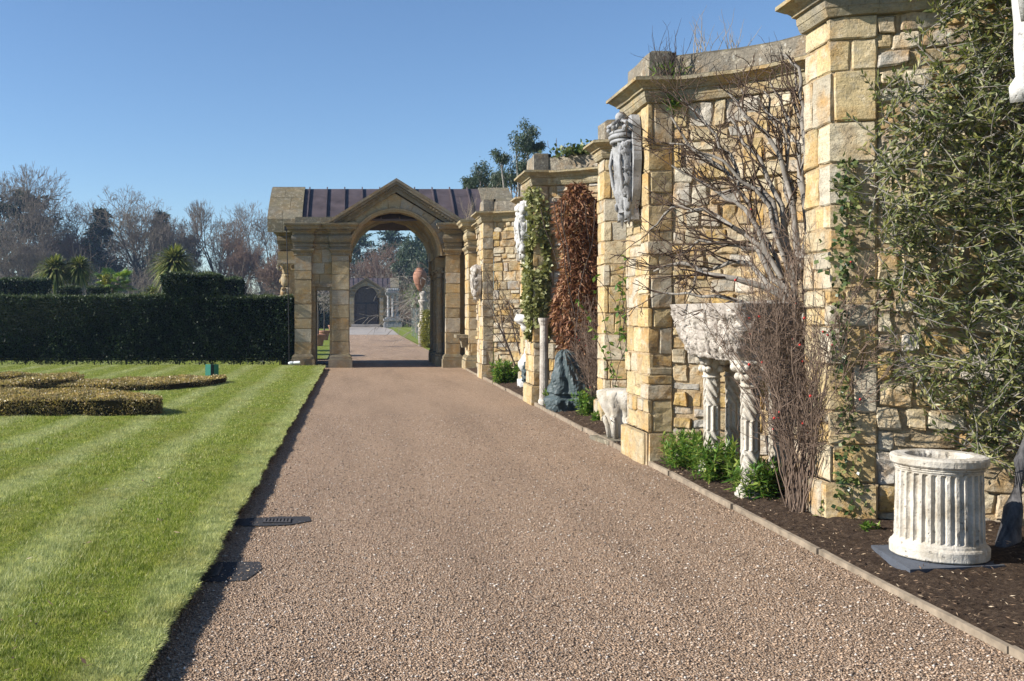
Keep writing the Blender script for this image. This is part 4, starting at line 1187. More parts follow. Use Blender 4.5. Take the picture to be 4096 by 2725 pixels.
# marble urn on a tall stem
urn = empty('marble_urn', (3.60, 20.9, 0)); tag(urn, 'white marble urn with a wide dish top half hidden behind the pier', 'urn')
mb = MB(); mb.box((0, 0, 0.1), (0.4, 0.4, 0.2)); mb.lathe([(0.17, 0.2), (0.12, 0.24), (0.07, 0.3), (0.08, 0.33), (0.14, 0.38), (0.20, 0.48), (0.20, 0.56), (0.14, 0.66), (0.09, 0.74), (0.06, 0.9), (0.05, 1.1), (0.07, 1.18), (0.10, 1.2)], (0, 0, 0), 28, lambda r, z, t, i: r * (1 + (0.07 * math.cos(12 * t) if 0.36 < z < 0.6 else 0)))
mb.build('stem', M['pale_marble'], urn, smooth=True)
mb = MB(); mb.lathe([(0.10, 1.2), (0.14, 1.24), (0.16, 1.30), (0.15, 1.34), (0.25, 1.40), (0.29, 1.44), (0.27, 1.5), (0.24, 1.57), (0.2, 1.54), (0.02, 1.5)], (0, 0, 0), 28, lambda r, z, t, i: r * (1 + 0.04 * math.cos(10 * t) * (z > 1.38)))
mb.build('dish', M['pale_marble'], urn, smooth=True)

# coats of arms hung on the piers
def crest(name, mat, Y, zc, H, W, label, crown=True, proj=0.215, xf=3.06):
    root = empty(name, (xf, Y, zc)); tag(root, label, 'coat of arms')
    mb = MB()
    # backing slab stands away from the pier at the top, its long side to the wall
    n = 18
    out = []
    for i in range(n + 1):
        q = i / n; z = H * (0.5 - q)
        hw = W * (0.30 + 0.20 * math.sin(math.pi * min(1, q * 1.15)) ** 0.6 + 0.02 * math.sin(q * 19))
        if q > 0.9: hw = W * 0.32
        out.append((hw, z))
    vs = []
    for xo in (-0.02, -0.105):
        for hw, z in out: vs += [(xo, -hw, z), (xo, hw, z)]
    m = 2 * (n + 1); fs = []
    for i in range(n):
        a = 2 * i
        fs += [(a, a + 2, a + 3, a + 1), (m + a + 1, m + a + 3, m + a + 2, m + a), (a, m + a, m + a + 2, a + 2), (a + 1, a + 3, m + a + 3, m + a + 1)]
    fs += [(0, 1, m + 1, m), (2 * n, m + 2 * n, m + 2 * n + 1, 2 * n + 1)]
    mb.add(vs, fs); mb.build('backing', mat, root)
    # shield, bellied, with scroll rim
    mb = MB(); nu, nv = 40, 40; vs = []; fs = []
    for j in range(nv + 1):
        q = j / nv; z = H * (0.24 - 0.66 * q)
        hw = W * 0.33 * (1 - 0.55 * max(0, (q - 0.45) / 0.55) ** 2) * (0.9 + 0.1 * math.cos(q * 9))
        for i in range(nu + 1):
            b = i / nu * 2 - 1
            pr = 0.095 + proj * 0.58 * (1 - 0.5 * q) * (1 - abs(b) ** 9.0) ** 0.5
            pr += 0.018 * mnoise.fractal(Vector((b * 4, q * 9, zc * 3)), 0.8, 2, 3) + (0.028 if 0.74 < abs(b) < 0.93 else 0) + (0.016 if abs(b) < 0.08 else 0)
            if abs(b) > 0.999: pr = 0.09
            vs.append((-pr, b * hw, z))
    for j in range(nv):
        for i in range(nu): fs.append((j * (nu + 1) + i, j * (nu + 1) + i + 1, (j + 1) * (nu + 1) + i + 1, (j + 1) * (nu + 1) + i))
    fs.append(tuple(range(nu + 1))); fs.append(tuple(nv * (nu + 1) + i for i in range(nu, -1, -1)))
    mb.add(vs, fs)
    for sgn in (-1, 1):
        for k in range(9):
            q = k / 8
            mb.blob((-0.12 - proj * 0.25 * (1 - q), sgn * W * (0.36 - 0.2 * max(0, q - 0.5)), H * (0.2 - 0.6 * q)), (0.05, 0.03, 0.05 + 0.045 * ((k * 7) % 3)), k + 3, 0.75, 4.5, 14, 10)
        for (zz, rr, oo) in ((0.20, 0.05, 0.34), (-0.20, 0.04, 0.33), (-0.36, 0.045, 0.2)):
            mb.tube([(-0.14 - 0.02 * sgn + rr * math.cos(t) * 0.8, sgn * W * oo + 0.0, H * zz + rr * math.sin(t)) for t in [k * 0.7 for k in range(10)]], 0.022, 6)
        mb.tube([(-0.22, sgn * W * 0.34, H * 0.2), (-0.24, sgn * W * 0.37, H * 0.05), (-0.21, sgn * W * 0.35, -H * 0.14), (-0.17, sgn * W * 0.25, -H * 0.30), (-0.13, sgn * W * 0.1, -H * 0.42)], [0.015, 0.02, 0.022, 0.02, 0.015], 7)
    mb.build('shield', mat, root, smooth=True)
    if crown:
        mb = MB(); cz = H * 0.26; rx, ry = proj * 0.46, W * 0.33; cxx = -0.09 - rx * 0.85
        def ring(zz, k, n=20): return [(cxx + rx * k * math.cos(2 * math.pi * i / n), ry * k * math.sin(2 * math.pi * i / n), zz) for i in range(n + 1)]
        mb.tube(ring(cz, 0.92), 0.022, 6, cap=False); mb.tube(ring(cz + 0.05, 1.0), 0.03, 6, cap=False); mb.tube(ring(cz + 0.095, 1.02), 0.018, 6, cap=False)
        mb.lathe([(0.9, cz), (1.0, cz + 0.05), (1.0, cz + 0.09)], (0, 0, 0), 20, None, cap=True)
        mb.v = [((cxx + p[0] * rx, p[1] * ry, p[2]) if i >= len(mb.v) - 60 else p) for i, p in enumerate(mb.v)]
        top = H * 0.47
        for k in range(6):
            a = 2 * math.pi * (k + .5) / 6
            ca, sa = math.cos(a), math.sin(a)
            mb.tube([(cxx + rx * 1.0 * ca, ry * 1.0 * sa, cz + 0.09), (cxx + rx * 1.22 * ca, ry * 1.22 * sa, cz + 0.16), (cxx + rx * 1.1 * ca, ry * 1.1 * sa, top - 0.05), (cxx + rx * 0.5 * ca, ry * 0.5 * sa, top - 0.01), (cxx, 0, top - 0.05)], [0.018, 0.021, 0.021, 0.018, 0.018], 7)
            for zz in (0.14, 0.18): mb.blob((cxx + rx * 1.2 * ca, ry * 1.2 * sa, cz + zz), 0.026, k, 0.2, 3, 8, 6)
        mb.blob((cxx, 0, top + 0.035), 0.06, 2, 0.1, 3, 12, 8); mb.blob((cxx, 0, top - 0.02), (0.05, 0.05, 0.03), 3, 0.2)
        mb.build('crown', mat, root, smooth=True)
    else:
        mb = MB()
        for i in range(16):
            mb.blob((-0.12 - 0.06 * abs(math.sin(i * 1.3)), W * 0.32 * math.sin(i * 2.4), H * (0.44 - 0.052 * i)), (0.07, 0.09, 0.08), i, 0.45, 3.2, 12, 8)
        mb.build('carved_figure', mat, root, smooth=True)
    return root
crest('royal_crest', M['grey_marble'], 10.88, 3.17, 1.13, 0.52, 'grey carved shield with a crown above it hung on the tall near pier')
crest('white_crest', M['pale_marble'], 17.58, 3.06, 1.0, 0.52, 'bright white carved shield on the pier covered with ivy', crown=False, proj=0.22)
o = crest('worn_crest', M['relief_marble'], 24.5, 2.35, 0.82, 0.5, 'worn lumpy grey carving on the pier nearest the gateway', crown=False, proj=0.26)

# white figure bracketed to the near wall at the right edge
st = empty('marble_figure', (4.35, 6.35, 0)); tag(st, 'white marble figure with draped leg high on the wall at the edge', 'statue')
mb = MB()
mb.prism([(-0.09, -0.06), (0.36, -0.06), (0.44, 0.45), (0.22, 0.45)], 2.83, 2.96)
mb.build('bracket', M['pale_marble'], st)
mb = MB()
mb.tube([(-0.06, 0.06, 2.96), (-0.07, 0.05, 3.05), (-0.05, 0.05, 3.12), (-0.045, 0.06, 3.3), (-0.05, 0.04, 3.45), (-0.03, 0.05, 3.7), (0.02, 0.08, 3.9), (0.08, 0.1, 4.2), (0.08, 0.1, 4.5), (0.07, 0.1, 4.6), (0.07, 0.1, 4.68)], [0.07, 0.075, 0.055, 0.065, 0.07, 0.10, 0.14, 0.13, 0.17, 0.07, 0.05], 16)
mb.tube([(0.2, 0.1, 2.96), (0.2, 0.1, 3.1), (0.19, 0.1, 3.4), (0.16, 0.1, 3.75), (0.1, 0.1, 3.95)], [0.07, 0.055, 0.07, 0.10, 0.12], 16)
mb.blob((0.06, 0.08, 4.80), (0.09, 0.11, 0.13), 1, 0.05, 3, 16, 12)
mb.build('body', M['pale_marble'], st, smooth=True)
mb = MB()
for i in range(7):
    a = i * 0.22
    mb.tube([(-0.13 + 0.07 * i, -0.04 + 0.03 * math.sin(i), 3.95), (-0.15 + 0.075 * i, -0.05 - 0.02 * math.cos(i * 2), 3.7), (-0.11 + 0.06 * i, -0.03, 3.45 + 0.04 * math.sin(i * 3))], [0.05, 0.045, 0.02], 8)
mb.build('drapery', M['pale_marble'], st, smooth=True)

# tarpaulin wrapped plant
mb = MB(); nu, nv = 72, 30; vs = []; fs = []
tx, ty = 3.44, 15.95
for j in range(nv + 1):
    q = j / nv
    for i in range(nu):
        t = 2 * math.pi * i / nu
        r0 = 0.43 * (1 - q) ** 0.55 * (1.0 if q > 0.16 else 0.80 + 1.3 * q) + 0.03
        if 0.22 < q < 0.30: r0 *= 0.86
        f = 0.055 * math.sin(5 * t + 4 * q + 1.2 * math.sin(3 * t)) * (1 - 0.5 * q) + 0.04 * mnoise.fractal(Vector((math.cos(t) * 2.5, math.sin(t) * 2.5, q * 4.5)), 0.7, 2, 4) + 0.02 * math.sin(13 * t + 9 * q)
        r0 += f * (0.4 + r0 * 2)
        vs.append((tx + r0 * math.cos(t) * 0.95 - 0.10 * q * q, ty + r0 * math.sin(t), 0.03 + 0.98 * q + 0.03 * math.sin(3 * t) * (q < 0.1)))
for j in range(nv):
    for i in range(nu): fs.append((j * nu + i, j * nu + (i + 1) % nu, (j + 1) * nu + (i + 1) % nu, (j + 1) * nu + i))
fs.append(tuple(nv * nu + i for i in range(nu)))
mb.add(vs, fs)
tag(mb.build('tarpaulin', M['tarp'], smooth=False), 'crumpled dark grey tarpaulin wrapped round something at the wall foot', 'tarpaulin')

# second tarp bundle
mb = MB()
for i in range(5): mb.blob((3.50 + 0.04 * math.sin(i * 2), 20.2 + 0.12 * i, 0.10 + 0.09 * i), (0.08, 0.14, 0.12), i, 0.6, 3)
tag(mb.build('tarpaulin', M['tarp']), 'small blue grey bundle of sheeting behind the ivy pier', 'tarpaulin')

# green two leaf marker box on the lawn
gb = empty('green_box', (-3.38, 23.2, LAWN_Z)); tag(gb, 'small green two panelled metal box standing on the lawn', 'box')
for sgn in (-1, 1):
    mb = MB(); mb.box((sgn * 0.085, 0.03 * 1, 0.17), (0.15, 0.02, 0.28), sgn * 0.45)
    mb.build('panel', M['green_paint'], gb)
mb = MB(); mb.box((0.0, -0.012, 0.16), (0.035, 0.035, 0.33)); mb.box((0.028, 0.0, 0.17), (0.05, 0.02, 0.27)); mb.build('post', M['dark_metal'], gb)

# drain covers
d1 = empty('drain', (-0.62, 7.6, 0)); tag(d1, 'iron slotted drain grating set in a narrow dark tarmac strip by the lawn edge', 'drain')
mb = MB(); mb.add([(x, y, 0.006 + 0.002 * math.sin(i)) for i, (x, y) in enumerate([(-0.30, -0.15), (-0.05, -0.16), (0.12, -0.12), (0.27, 0.02), (0.25, 0.2), (0.02, 0.20), (-0.30, 0.10)])], [tuple(range(7))]); mb.build('tarmac', M['asphalt'], d1)
mb = MB(); mb.bbox(-0.09, 0.12, -0.065, -0.045, 0.006, 0.016); mb.bbox(-0.09, 0.12, 0.07, 0.09, 0.006, 0.016)
for i in range(8): mb.bbox(-0.09 + 0.027 * i, -0.074 + 0.027 * i, -0.045, 0.07, 0.006, 0.014)
mb.build('grating', M['iron'], d1)
d2 = empty('drain_cover', (-0.86, 6.14, 0)); tag(d2, 'dark tarmac patch with studded cover plate, partly in the lawn edge shadow', 'drain')
mb = MB(); mb.add([(x, y, 0.005) for x, y in [(-0.2, -0.20), (0.02, -0.24), (0.20, -0.2), (0.27, 0.06), (0.24, 0.24), (-0.2, 0.22)]], [tuple(range(6))]); mb.build('tarmac', M['asphalt'], d2)
mb = MB(); mb.bbox(-0.18, 0.02, -0.12, 0.12, 0.0051, 0.014)
for i in range(7):
    for j in range(8): mb.box((-0.165 + 0.028 * i, -0.10 + 0.028 * j, 0.0165), (0.015, 0.015, 0.005))
mb.build('plate', M['iron'], d2)
# ------------------------------------------------------------------ hedges
rs = np.random.RandomState(21)
def face_leaves(n, o, eu, ev, nrm, L, W, depth=0.05, spread=0.9, rag=None):
    """leaves over the parallelogram o+a*eu+b*ev"""
    a = rs.rand(n); b = rs.rand(n)
    o, eu, ev, nrm = map(lambda q: np.array(q, float), (o, eu, ev, nrm))
    P = o + a[:, None] * eu + b[:, None] * ev
    wob = np.sin(P[:, 0] * 3.1 + P[:, 2] * 2.3) * np.sin(P[:, 1] * 2.7 + P[:, 2] * 3.9 + 1) * 0.045 + np.sin(P[:, 0] * 9.7 + P[:, 2] * 7) * 0.02 + np.sin(P[:, 0] * 1.1 + 2) * 0.02
    P = P + nrm * (wob + rs.rand(n) * depth - depth * 0.5)[:, None]
    D = unit(nrm * 0.75 + rs.normal(size=(n, 3)) * spread)
    if rag is not None:
        ok = rag(P); P = P[ok]; D = D[ok]
    S = side_of(D, rs)
    k = len(P)
    return leaf_arrays(P - D * L * 0.3, D, S, L * (0.6 + 0.8 * rs.rand(k)), W * (0.7 + 0.6 * rs.rand(k)))
def hedge(name, boxes, label, dens=1900, L=0.075, W=0.032, rag_z=None, group=None):
    pf = []; pt = []
    mb = MB()
    for (x0, x1, y0, y1, z0, z1) in boxes:
        ins = 0.07
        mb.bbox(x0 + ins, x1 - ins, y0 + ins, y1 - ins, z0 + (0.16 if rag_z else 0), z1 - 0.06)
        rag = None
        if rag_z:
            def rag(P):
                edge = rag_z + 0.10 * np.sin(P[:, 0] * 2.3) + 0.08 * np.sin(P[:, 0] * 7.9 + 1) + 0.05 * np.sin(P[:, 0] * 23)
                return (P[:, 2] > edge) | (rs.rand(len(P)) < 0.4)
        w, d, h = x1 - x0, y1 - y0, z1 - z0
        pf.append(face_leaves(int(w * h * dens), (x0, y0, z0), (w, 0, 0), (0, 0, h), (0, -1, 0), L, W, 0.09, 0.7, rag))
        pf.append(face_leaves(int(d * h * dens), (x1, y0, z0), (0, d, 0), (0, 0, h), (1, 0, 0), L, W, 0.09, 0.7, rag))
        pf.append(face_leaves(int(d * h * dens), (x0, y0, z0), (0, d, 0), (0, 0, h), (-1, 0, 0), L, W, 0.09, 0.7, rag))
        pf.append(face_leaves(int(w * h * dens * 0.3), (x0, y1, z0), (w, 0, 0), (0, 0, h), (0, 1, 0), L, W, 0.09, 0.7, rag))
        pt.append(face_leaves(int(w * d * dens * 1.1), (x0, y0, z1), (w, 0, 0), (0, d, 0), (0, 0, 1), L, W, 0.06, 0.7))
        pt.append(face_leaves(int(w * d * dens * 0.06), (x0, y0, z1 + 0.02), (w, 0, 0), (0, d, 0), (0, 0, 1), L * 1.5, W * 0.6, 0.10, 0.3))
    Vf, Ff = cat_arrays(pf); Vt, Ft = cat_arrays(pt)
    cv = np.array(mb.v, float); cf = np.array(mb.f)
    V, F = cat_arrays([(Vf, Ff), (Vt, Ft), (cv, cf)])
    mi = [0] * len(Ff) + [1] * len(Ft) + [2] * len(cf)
    o = np_mesh(name, V, F, [M['yew'], M['yew_lit_top'], M['hedge_core']], midx=mi)
    tag(o, label, 'hedge', group)
    return o
hz = 2.05
main = hedge('yew_hedge', [(-15, -1.88, 29.05, 30.3, 0.10, hz), (-5.63, -4.06, 29.08, 30.2, hz - 0.1, 2.72)], 'long tall dark yew hedge with a raised square block at the back of the lawn', 2300, rag_z=0.12)
rng = random.Random(4)
for i in range(14):
    x = -10.4 + i * 0.62 + rng.uniform(-0.25, 0.25)
    mb = MB(); q = rng.uniform(-0.06, 0.06)
    mb.tube([(x, 29.6, 0.0), (x + q, 29.58, 0.4), (x + q * 2, 29.55, 0.8)], [0.018, 0.016, 0.012], 6)
    mb.build('stem', M['bark'], main)
hedge('yew_block', [(-14.6, -12.75, 40, 41.4, 0.0, 2.93)], 'clipped yew block standing behind the left end of the long hedge', 900, 0.1, 0.045)
hedge('yew_block', [(-12.55, -11.85, 42, 42.7, 0.0, 2.64)], 'small clipped yew cube below the two headed palm', 900, 0.1, 0.045)
hedge('yew_block', [(-11.35, -10.6, 42, 42.7, 0.0, 2.66)], 'small clipped yew cube beside the fan palm', 900, 0.1, 0.045)
hedge('yew_block', [(-5.2, -4.25, 36, 37.2, 0.0, 2.82)], 'clipped yew block right behind the raised block of the long hedge', 900, 0.1, 0.045)
hedge('yew_block', [(-9.5, -2.4, 96, 97.5, 0.0, 3.1)], 'far dark hedge seen through the side doorway', 160, 0.22, 0.1)

def in_poly(x, y, poly):
    c = np.zeros(len(x), bool); n = len(poly)
    for i in range(n):
        x1, y1 = poly[i]; x2, y2 = poly[(i + 1) % n]
        t = ((y1 > y) != (y2 > y))
        with np.errstate(divide='ignore', invalid='ignore'):
            c ^= t & (x < (x2 - x1) * (y - y1) / (y2 - y1 + 1e-12) + x1)
    return c
def low_box(name, poly, z1, label, dens, L, W):
    xs = [p[0] for p in poly]; ys = [p[1] for p in poly]
    A = (max(xs) - min(xs)) * (max(ys) - min(ys)); n = int(A * dens)
    x = min(xs) + (max(xs) - min(xs)) * rs.rand(n); y = min(ys) + (max(ys) - min(ys)) * rs.rand(n)
    ok = in_poly(x, y, poly); x = x[ok]; y = y[ok]; n = len(x)
    P = np.stack([x, y, z1 + 0.018 * np.sin(x * 5 + y * 3) + 0.012 * np.sin(x * 17 - y * 13) + (rs.rand(n) - 0.5) * 0.035], 1)
    D = unit(np.array([0, 0, 1.0]) * 0.8 + rs.normal(size=(n, 3)) * 0.8); S = side_of(D, rs)
    parts = [leaf_arrays(P - D * L * 0.5, D, S, L * (0.6 + 0.8 * rs.rand(n)), W * (0.7 + 0.6 * rs.rand(n)))]
    for i in range(len(poly)):
        a = np.array(poly[i]); b = np.array(poly[(i + 1) % len(poly)]); l = np.linalg.norm(b - a)
        nr = np.array([(b - a)[1], -(b - a)[0], 0]) / l
        h = z1 - LAWN_Z
        parts.append(face_leaves(max(4, int(l * h * dens * 1.5)), (*a, LAWN_Z), (*(b - a), 0), (0, 0, h), nr, L, W, 0.05, 0.8))
    V, F = cat_arrays(parts)
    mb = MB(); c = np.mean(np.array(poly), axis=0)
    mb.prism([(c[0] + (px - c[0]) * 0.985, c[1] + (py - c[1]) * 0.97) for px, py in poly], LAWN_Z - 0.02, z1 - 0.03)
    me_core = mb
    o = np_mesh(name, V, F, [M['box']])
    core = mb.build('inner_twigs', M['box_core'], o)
    tag(o, label, 'box hedge')
    return o
low_box('box_hedge', [(-8, 14.55), (-3.3, 14.6), (-3.0, 14.72), (-2.93, 14.95), (-3.05, 15.3), (-3.5, 15.85), (-4.1, 16.35), (-5.0, 16.55), (-8, 16.3)], 0.335, 'broad low clipped box hedge with brownish top nearest on the lawn', 3300, 0.030, 0.018)
low_box('box_hedge', [(-5.75, 19.2), (-4.6, 19.15), (-3.7, 19.5), (-3.1, 20.6), (-2.82, 21.6), (-2.92, 21.95), (-3.6, 21.8), (-4.7, 21.2), (-5.7, 20.3)], 0.215, 'long leaf shaped low box hedge in front of the green box', 2300, 0.036, 0.022)
low_box('box_hedge', [(-8.5, 17.4), (-6.4, 18.2), (-5.7, 19.8), (-5.85, 21.0), (-8.5, 21.4), (-8.5, 20.9), (-6.3, 20.5), (-6.4, 19.9), (-6.9, 18.9), (-8.5, 18.2)], 0.31, 'angled low box hedge bending round a corner at the edge of the lawn', 2300, 0.036, 0.022)
# ------------------------------------------------------------------ climbers on the wall
def surf_leaves(path, n, ulo, uhi, zlo, zhi, keep, L, W, dlo, dhi, droop=0.35, outw=0.5, spread=0.8):
    u = ulo + (uhi - ulo) * rs.rand(n); z = zlo + (zhi - zlo) * rs.rand(n)
    ok = keep(u, z); u = u[ok]; z = z[ok]; n = len(u)
    P = np.zeros((n, 3)); N = np.zeros((n, 3))
    for i in range(n):
        d = dlo + (dhi - dlo) * rs.rand() ** 1.5
        x, y = path.pt(u[i], d); nn = path.normal(u[i])
        P[i] = (x, y, z[i]); N[i] = (nn.x, nn.y, 0)
    D = unit(N * outw + np.array([0, 0, -droop]) + rs.normal(size=(n, 3)) * spread)
    S = unit(np.cross(D, N + rs.normal(size=(n, 3)) * 0.5))
    return leaf_arrays(P, D, S, L * (0.55 + 0.7 * rs.rand(n)), W * (0.6 + 0.7 * rs.rand(n)), 0.4)

# olive trained on the near wall
olive = empty('olive_climber', (4.28, 6.55, 0)); tag(olive, 'dense grey green olive trained over the near wall', 'wall shrub')
r_ = random.Random(77)
segs = []; PL = []; DL = []; SL = []
off = Vector(olive.location)
def olive_ok(s, z):
    # ragged outline: wide at the top, hem rising towards the right, cut back on the left
    left = 0.18 - 0.34 * math.exp(-((z - 2.55) / 0.75) ** 2) + 0.16 * max(0, (1.25 - z)) + (0.16 if z > 3.2 else 0)
    hem = 0.72 + 0.10 * math.sin(s * 7) + (0.10 if s < 0.5 else -0.05)
    return s > left + 0.05 * math.sin(z * 9) and z > hem
cnt = 0
while cnt < 2500:
    s = r_.uniform(-0.16, 1.95); z = r_.uniform(0.55, 5.0)
    if not olive_ok(s, z): continue
    if mnoise.noise(Vector((s * 3.3, z * 2.4, 5))) < -0.28: continue
    cnt += 1
    d0 = 0.02 + 0.30 * r_.random() ** 1.3
    nn = NEAR_PATH.normal(s); x, y = NEAR_PATH.pt(max(0, s), d0)
    if s < 0: x += s; y -= 0.06
    p = Vector((x, y, z))
    tang = Vector((-nn.y, nn.x, 0))
    d = (Vector((nn.x, nn.y, 0)) * r_.uniform(0.0, 0.55) + tang * r_.choice((1, 1, -1)) * r_.uniform(0.1, 1.0) + Vector((0, 0, r_.gauss(0.15, 0.55)))).normalized()
    l = r_.uniform(0.16, 0.36); n = 5
    q = p
    for k in range(n):
        d = (d + Vector((r_.gauss(0, .12), r_.gauss(0, .12), r_.gauss(-0.03, .12)))).normalized()
        q2 = q + d * (l / n)
        segs.append((q, q2, 0.0045 - 0.0005 * k, 0.0040 - 0.0005 * k, 1))
        for sgn in (-1, 1):
            for _ in range(2 if k > 0 else 1):
                f = r_.random(); b = q.lerp(q2, f)
                sv = d.cross(Vector((r_.gauss(0, 1), r_.gauss(0, 1), r_.gauss(0, 1)))).normalized()
                ld = (d * 1.0 + sv * sgn * 0.7).normalized()
                PL.append(b); DL.append(ld); SL.append(ld.cross(sv.cross(d) + Vector((r_.gauss(0, .3), r_.gauss(0, .3), r_.gauss(0, .3)))).normalized())
        q = q2
P_ = np.array([tuple(p - off) for p in PL]); D_ = np.array([tuple(p) for p in DL]); S_ = unit(np.array([tuple(p) for p in SL]) + 1e-5)
V, F = leaf_arrays(P_, D_, S_, 0.038 + 0.030 * rs.rand(len(P_)), 0.012 + 0.008 * rs.rand(len(P_)), 0.5)
np_mesh('foliage', V, F, M['olive'], olive)
for i in range(30):   # main framework against the wall
    s = 1.7 - 1.5 * r_.random(); z0 = r_.uniform(0.8, 3.8)
    pts = []
    for k in range(8):
        t = k / 7
        ss = 1.6 + (s - 1.6) * t; zz = 0.6 + (z0 - 0.6) * t ** 0.8 + 0.05 * math.sin(k * 2 + i)
        x, y = NEAR_PATH.pt(ss, 0.04 + 0.04 * math.sin(k + i)); pts.append(Vector((x, y, zz)))
    for k in range(7): segs.append((pts[k], pts[k + 1], 0.014 - 0.0015 * k, 0.0125 - 0.0015 * k, 0))
V, F = seg_arrays(segs, 4); np_mesh('branch', V - np.array(tuple(off)), F, M['bark_pale'], olive)
mb = MB(); mb.tube([(-0.03, -0.05, 0.0), (0.01, 0, 0.08), (0.06, 0.03, 0.3), (0.17, 0.10, 0.6), (0.34, 0.18, 1.0), (0.62, 0.12, 1.8), (0.75, 0.05, 3.2)], [0.105, 0.075, 0.058, 0.054, 0.05, 0.045, 0.03], 12)
mb.build('trunk', M['trunk_dark'], olive, smooth=True)

# ivy strip up the corner of the near pier
ivy_path = PolyPath([(3.53, 7.84), (3.53, 7.42), (3.83, 7.32), (4.35, 7.14)])
def iv_keep(u, z):
    c = 0.50 + 0.03 * np.sin(z * 3.0) + 0.06 * np.clip(0.6 - z, 0, 1)
    w = 0.030 + 0.035 * np.sin(z * 5 + 1) ** 2 + 0.14 * np.clip(0.75 - z, 0, 1) + 0.04 * ((z > 1.9) & (z < 2.6))
    return (np.abs(u - c) < w) & (rs.rand(len(u)) < 0.8 - 0.15 * np.sin(z * 11))
V1, F1 = surf_leaves(ivy_path, 3600, 0.2, 0.85, 0.05, 2.75, iv_keep, 0.045, 0.04, 0.02, 0.08)
o = np_mesh('ivy', V1, F1, M['ivy_dark']); tag(o, 'narrow strip of variegated ivy climbing the corner of the near pier', 'ivy')
# ivy on the middle pier
p3 = PolyPath([(3.06, 18.0), (3.06, 17.2), (3.315, 17.2), (3.60, 17.03)])
def iv2(u, z):
    a = (u > 0.25) & (u < 1.08) & (z > 1.15)
    lim = 1.15 + 0.9 * np.clip(0.75 - u, 0, 1) + 0.25 * np.sin(u * 9)
    hole = np.sin(u * 8 + 1) * np.sin(z * 3.1) > 0.72
    hole2 = (z > 2.5) & (np.sin(u * 11 + z * 2.0) > 0.25) & (u > 0.86)
    top = z < 3.75 - 0.9 * np.clip(u - 0.9, 0, 1) * 3
    return a & (z > lim) & ~hole & ~hole2 & top & (rs.rand(len(u)) < np.where(z > 2.9, 0.5, 1.0))
V, F = surf_leaves(p3, 7200, 0.1, 1.15, 1.1, 3.9, iv2, 0.085, 0.075, 0.01, 0.09)
o = np_mesh('ivy', V, F, M['ivy']); tag(o, 'pale sunlit ivy covering the front of the middle pier', 'ivy')

# brown dead leaved climber
n = 9500
t = rs.rand(n); zz = 0.75 + 3.0 * t
cx_ = 3.72 + 0.04 * np.sin(zz * 3); rad = (0.37 + 0.05 * np.sin(zz * 4.1 + 1)) * np.clip((3.85 - zz) * 2.2, 0.3, 1) * np.clip((zz - 0.3) * 1.4, 0.35, 1)
a = rs.rand(n) * 2 * np.pi; q = rad * rs.rand(n) ** 0.4
P = np.stack([cx_ + q * np.cos(a), 16.6 + 0.6 * q * np.sin(a), zz], 1)
D = unit(np.stack([np.cos(a) * 0.5, np.sin(a) * 0.5, -0.75 + 0 * a], 1) + rs.normal(size=(n, 3)) * 0.55)
V, F = leaf_arrays(P, D, side_of(D, rs), 0.08 + 0.07 * rs.rand(n), 0.02 + 0.016 * rs.rand(n))
dc = np_mesh('withered_climber', V, F, M['dead_leaf']); tag(dc, 'tall column of withered russet brown leaves on the wall', 'climber')
segs = []; r_ = random.Random(5)
for i in range(14):
    p = Vector((3.72 + r_.uniform(-.1, .1), 16.55 + r_.uniform(-.1, .1), 0.1)); d = Vector((r_.gauss(0, .1), r_.gauss(0, .1), 1)).normalized()
    for k in range(9):
        d = (d + Vector((r_.gauss(0, .12), r_.gauss(0, .1), .15))).normalized(); q2 = p + d * 0.38
        segs.append((p, q2, 0.008, 0.007)); p = q2
V, F = seg_arrays(segs, 4); np_mesh('stem', V, F, M['twig_dark'], dc)

def twiggy(name, segs, mat, label, cat, n=4, trunk_lev=None, tmat=None, group=None):
    V, F = seg_arrays(segs, n)
    o = np_mesh(name, V, F, mat); tag(o, label, cat, group); return o

# evergreen climber beside the crest
r_ = random.Random(15); segs = []; PL = []; DL = []
for i in range(11):
    p = Vector((3.56 + r_.uniform(0, .25), 13.75 + r_.uniform(-.05, .05), r_.uniform(0.3, 1.2))); d = Vector((r_.gauss(0.1, .3), r_.gauss(-.1, .1), 1)).normalized()
    for k in range(10):
        d = (d + Vector((r_.gauss(0, .25), r_.gauss(0, .1), .12))).normalized(); q2 = p + d * 0.15
        segs.append((p, q2, 0.005, 0.0045))
        if r_.random() < 0.75:
            for _ in range(3): PL.append(q2); DL.append(Vector((r_.gauss(0, 1), -abs(r_.gauss(0, .6)), r_.gauss(0, .7))).normalized())
        p = q2
o = twiggy('evergreen_climber', segs, M['twig_dark'], 'sparse evergreen climber with oval leaves behind the crowned shield', 'climber')
P = np.array([tuple(p) for p in PL]); D = np.array([tuple(p) for p in DL])
V, F = leaf_arrays(P, D, side_of(D, rs), 0.10, 0.05, 0.5); np_mesh('foliage', V, F, M['perennial'], o)

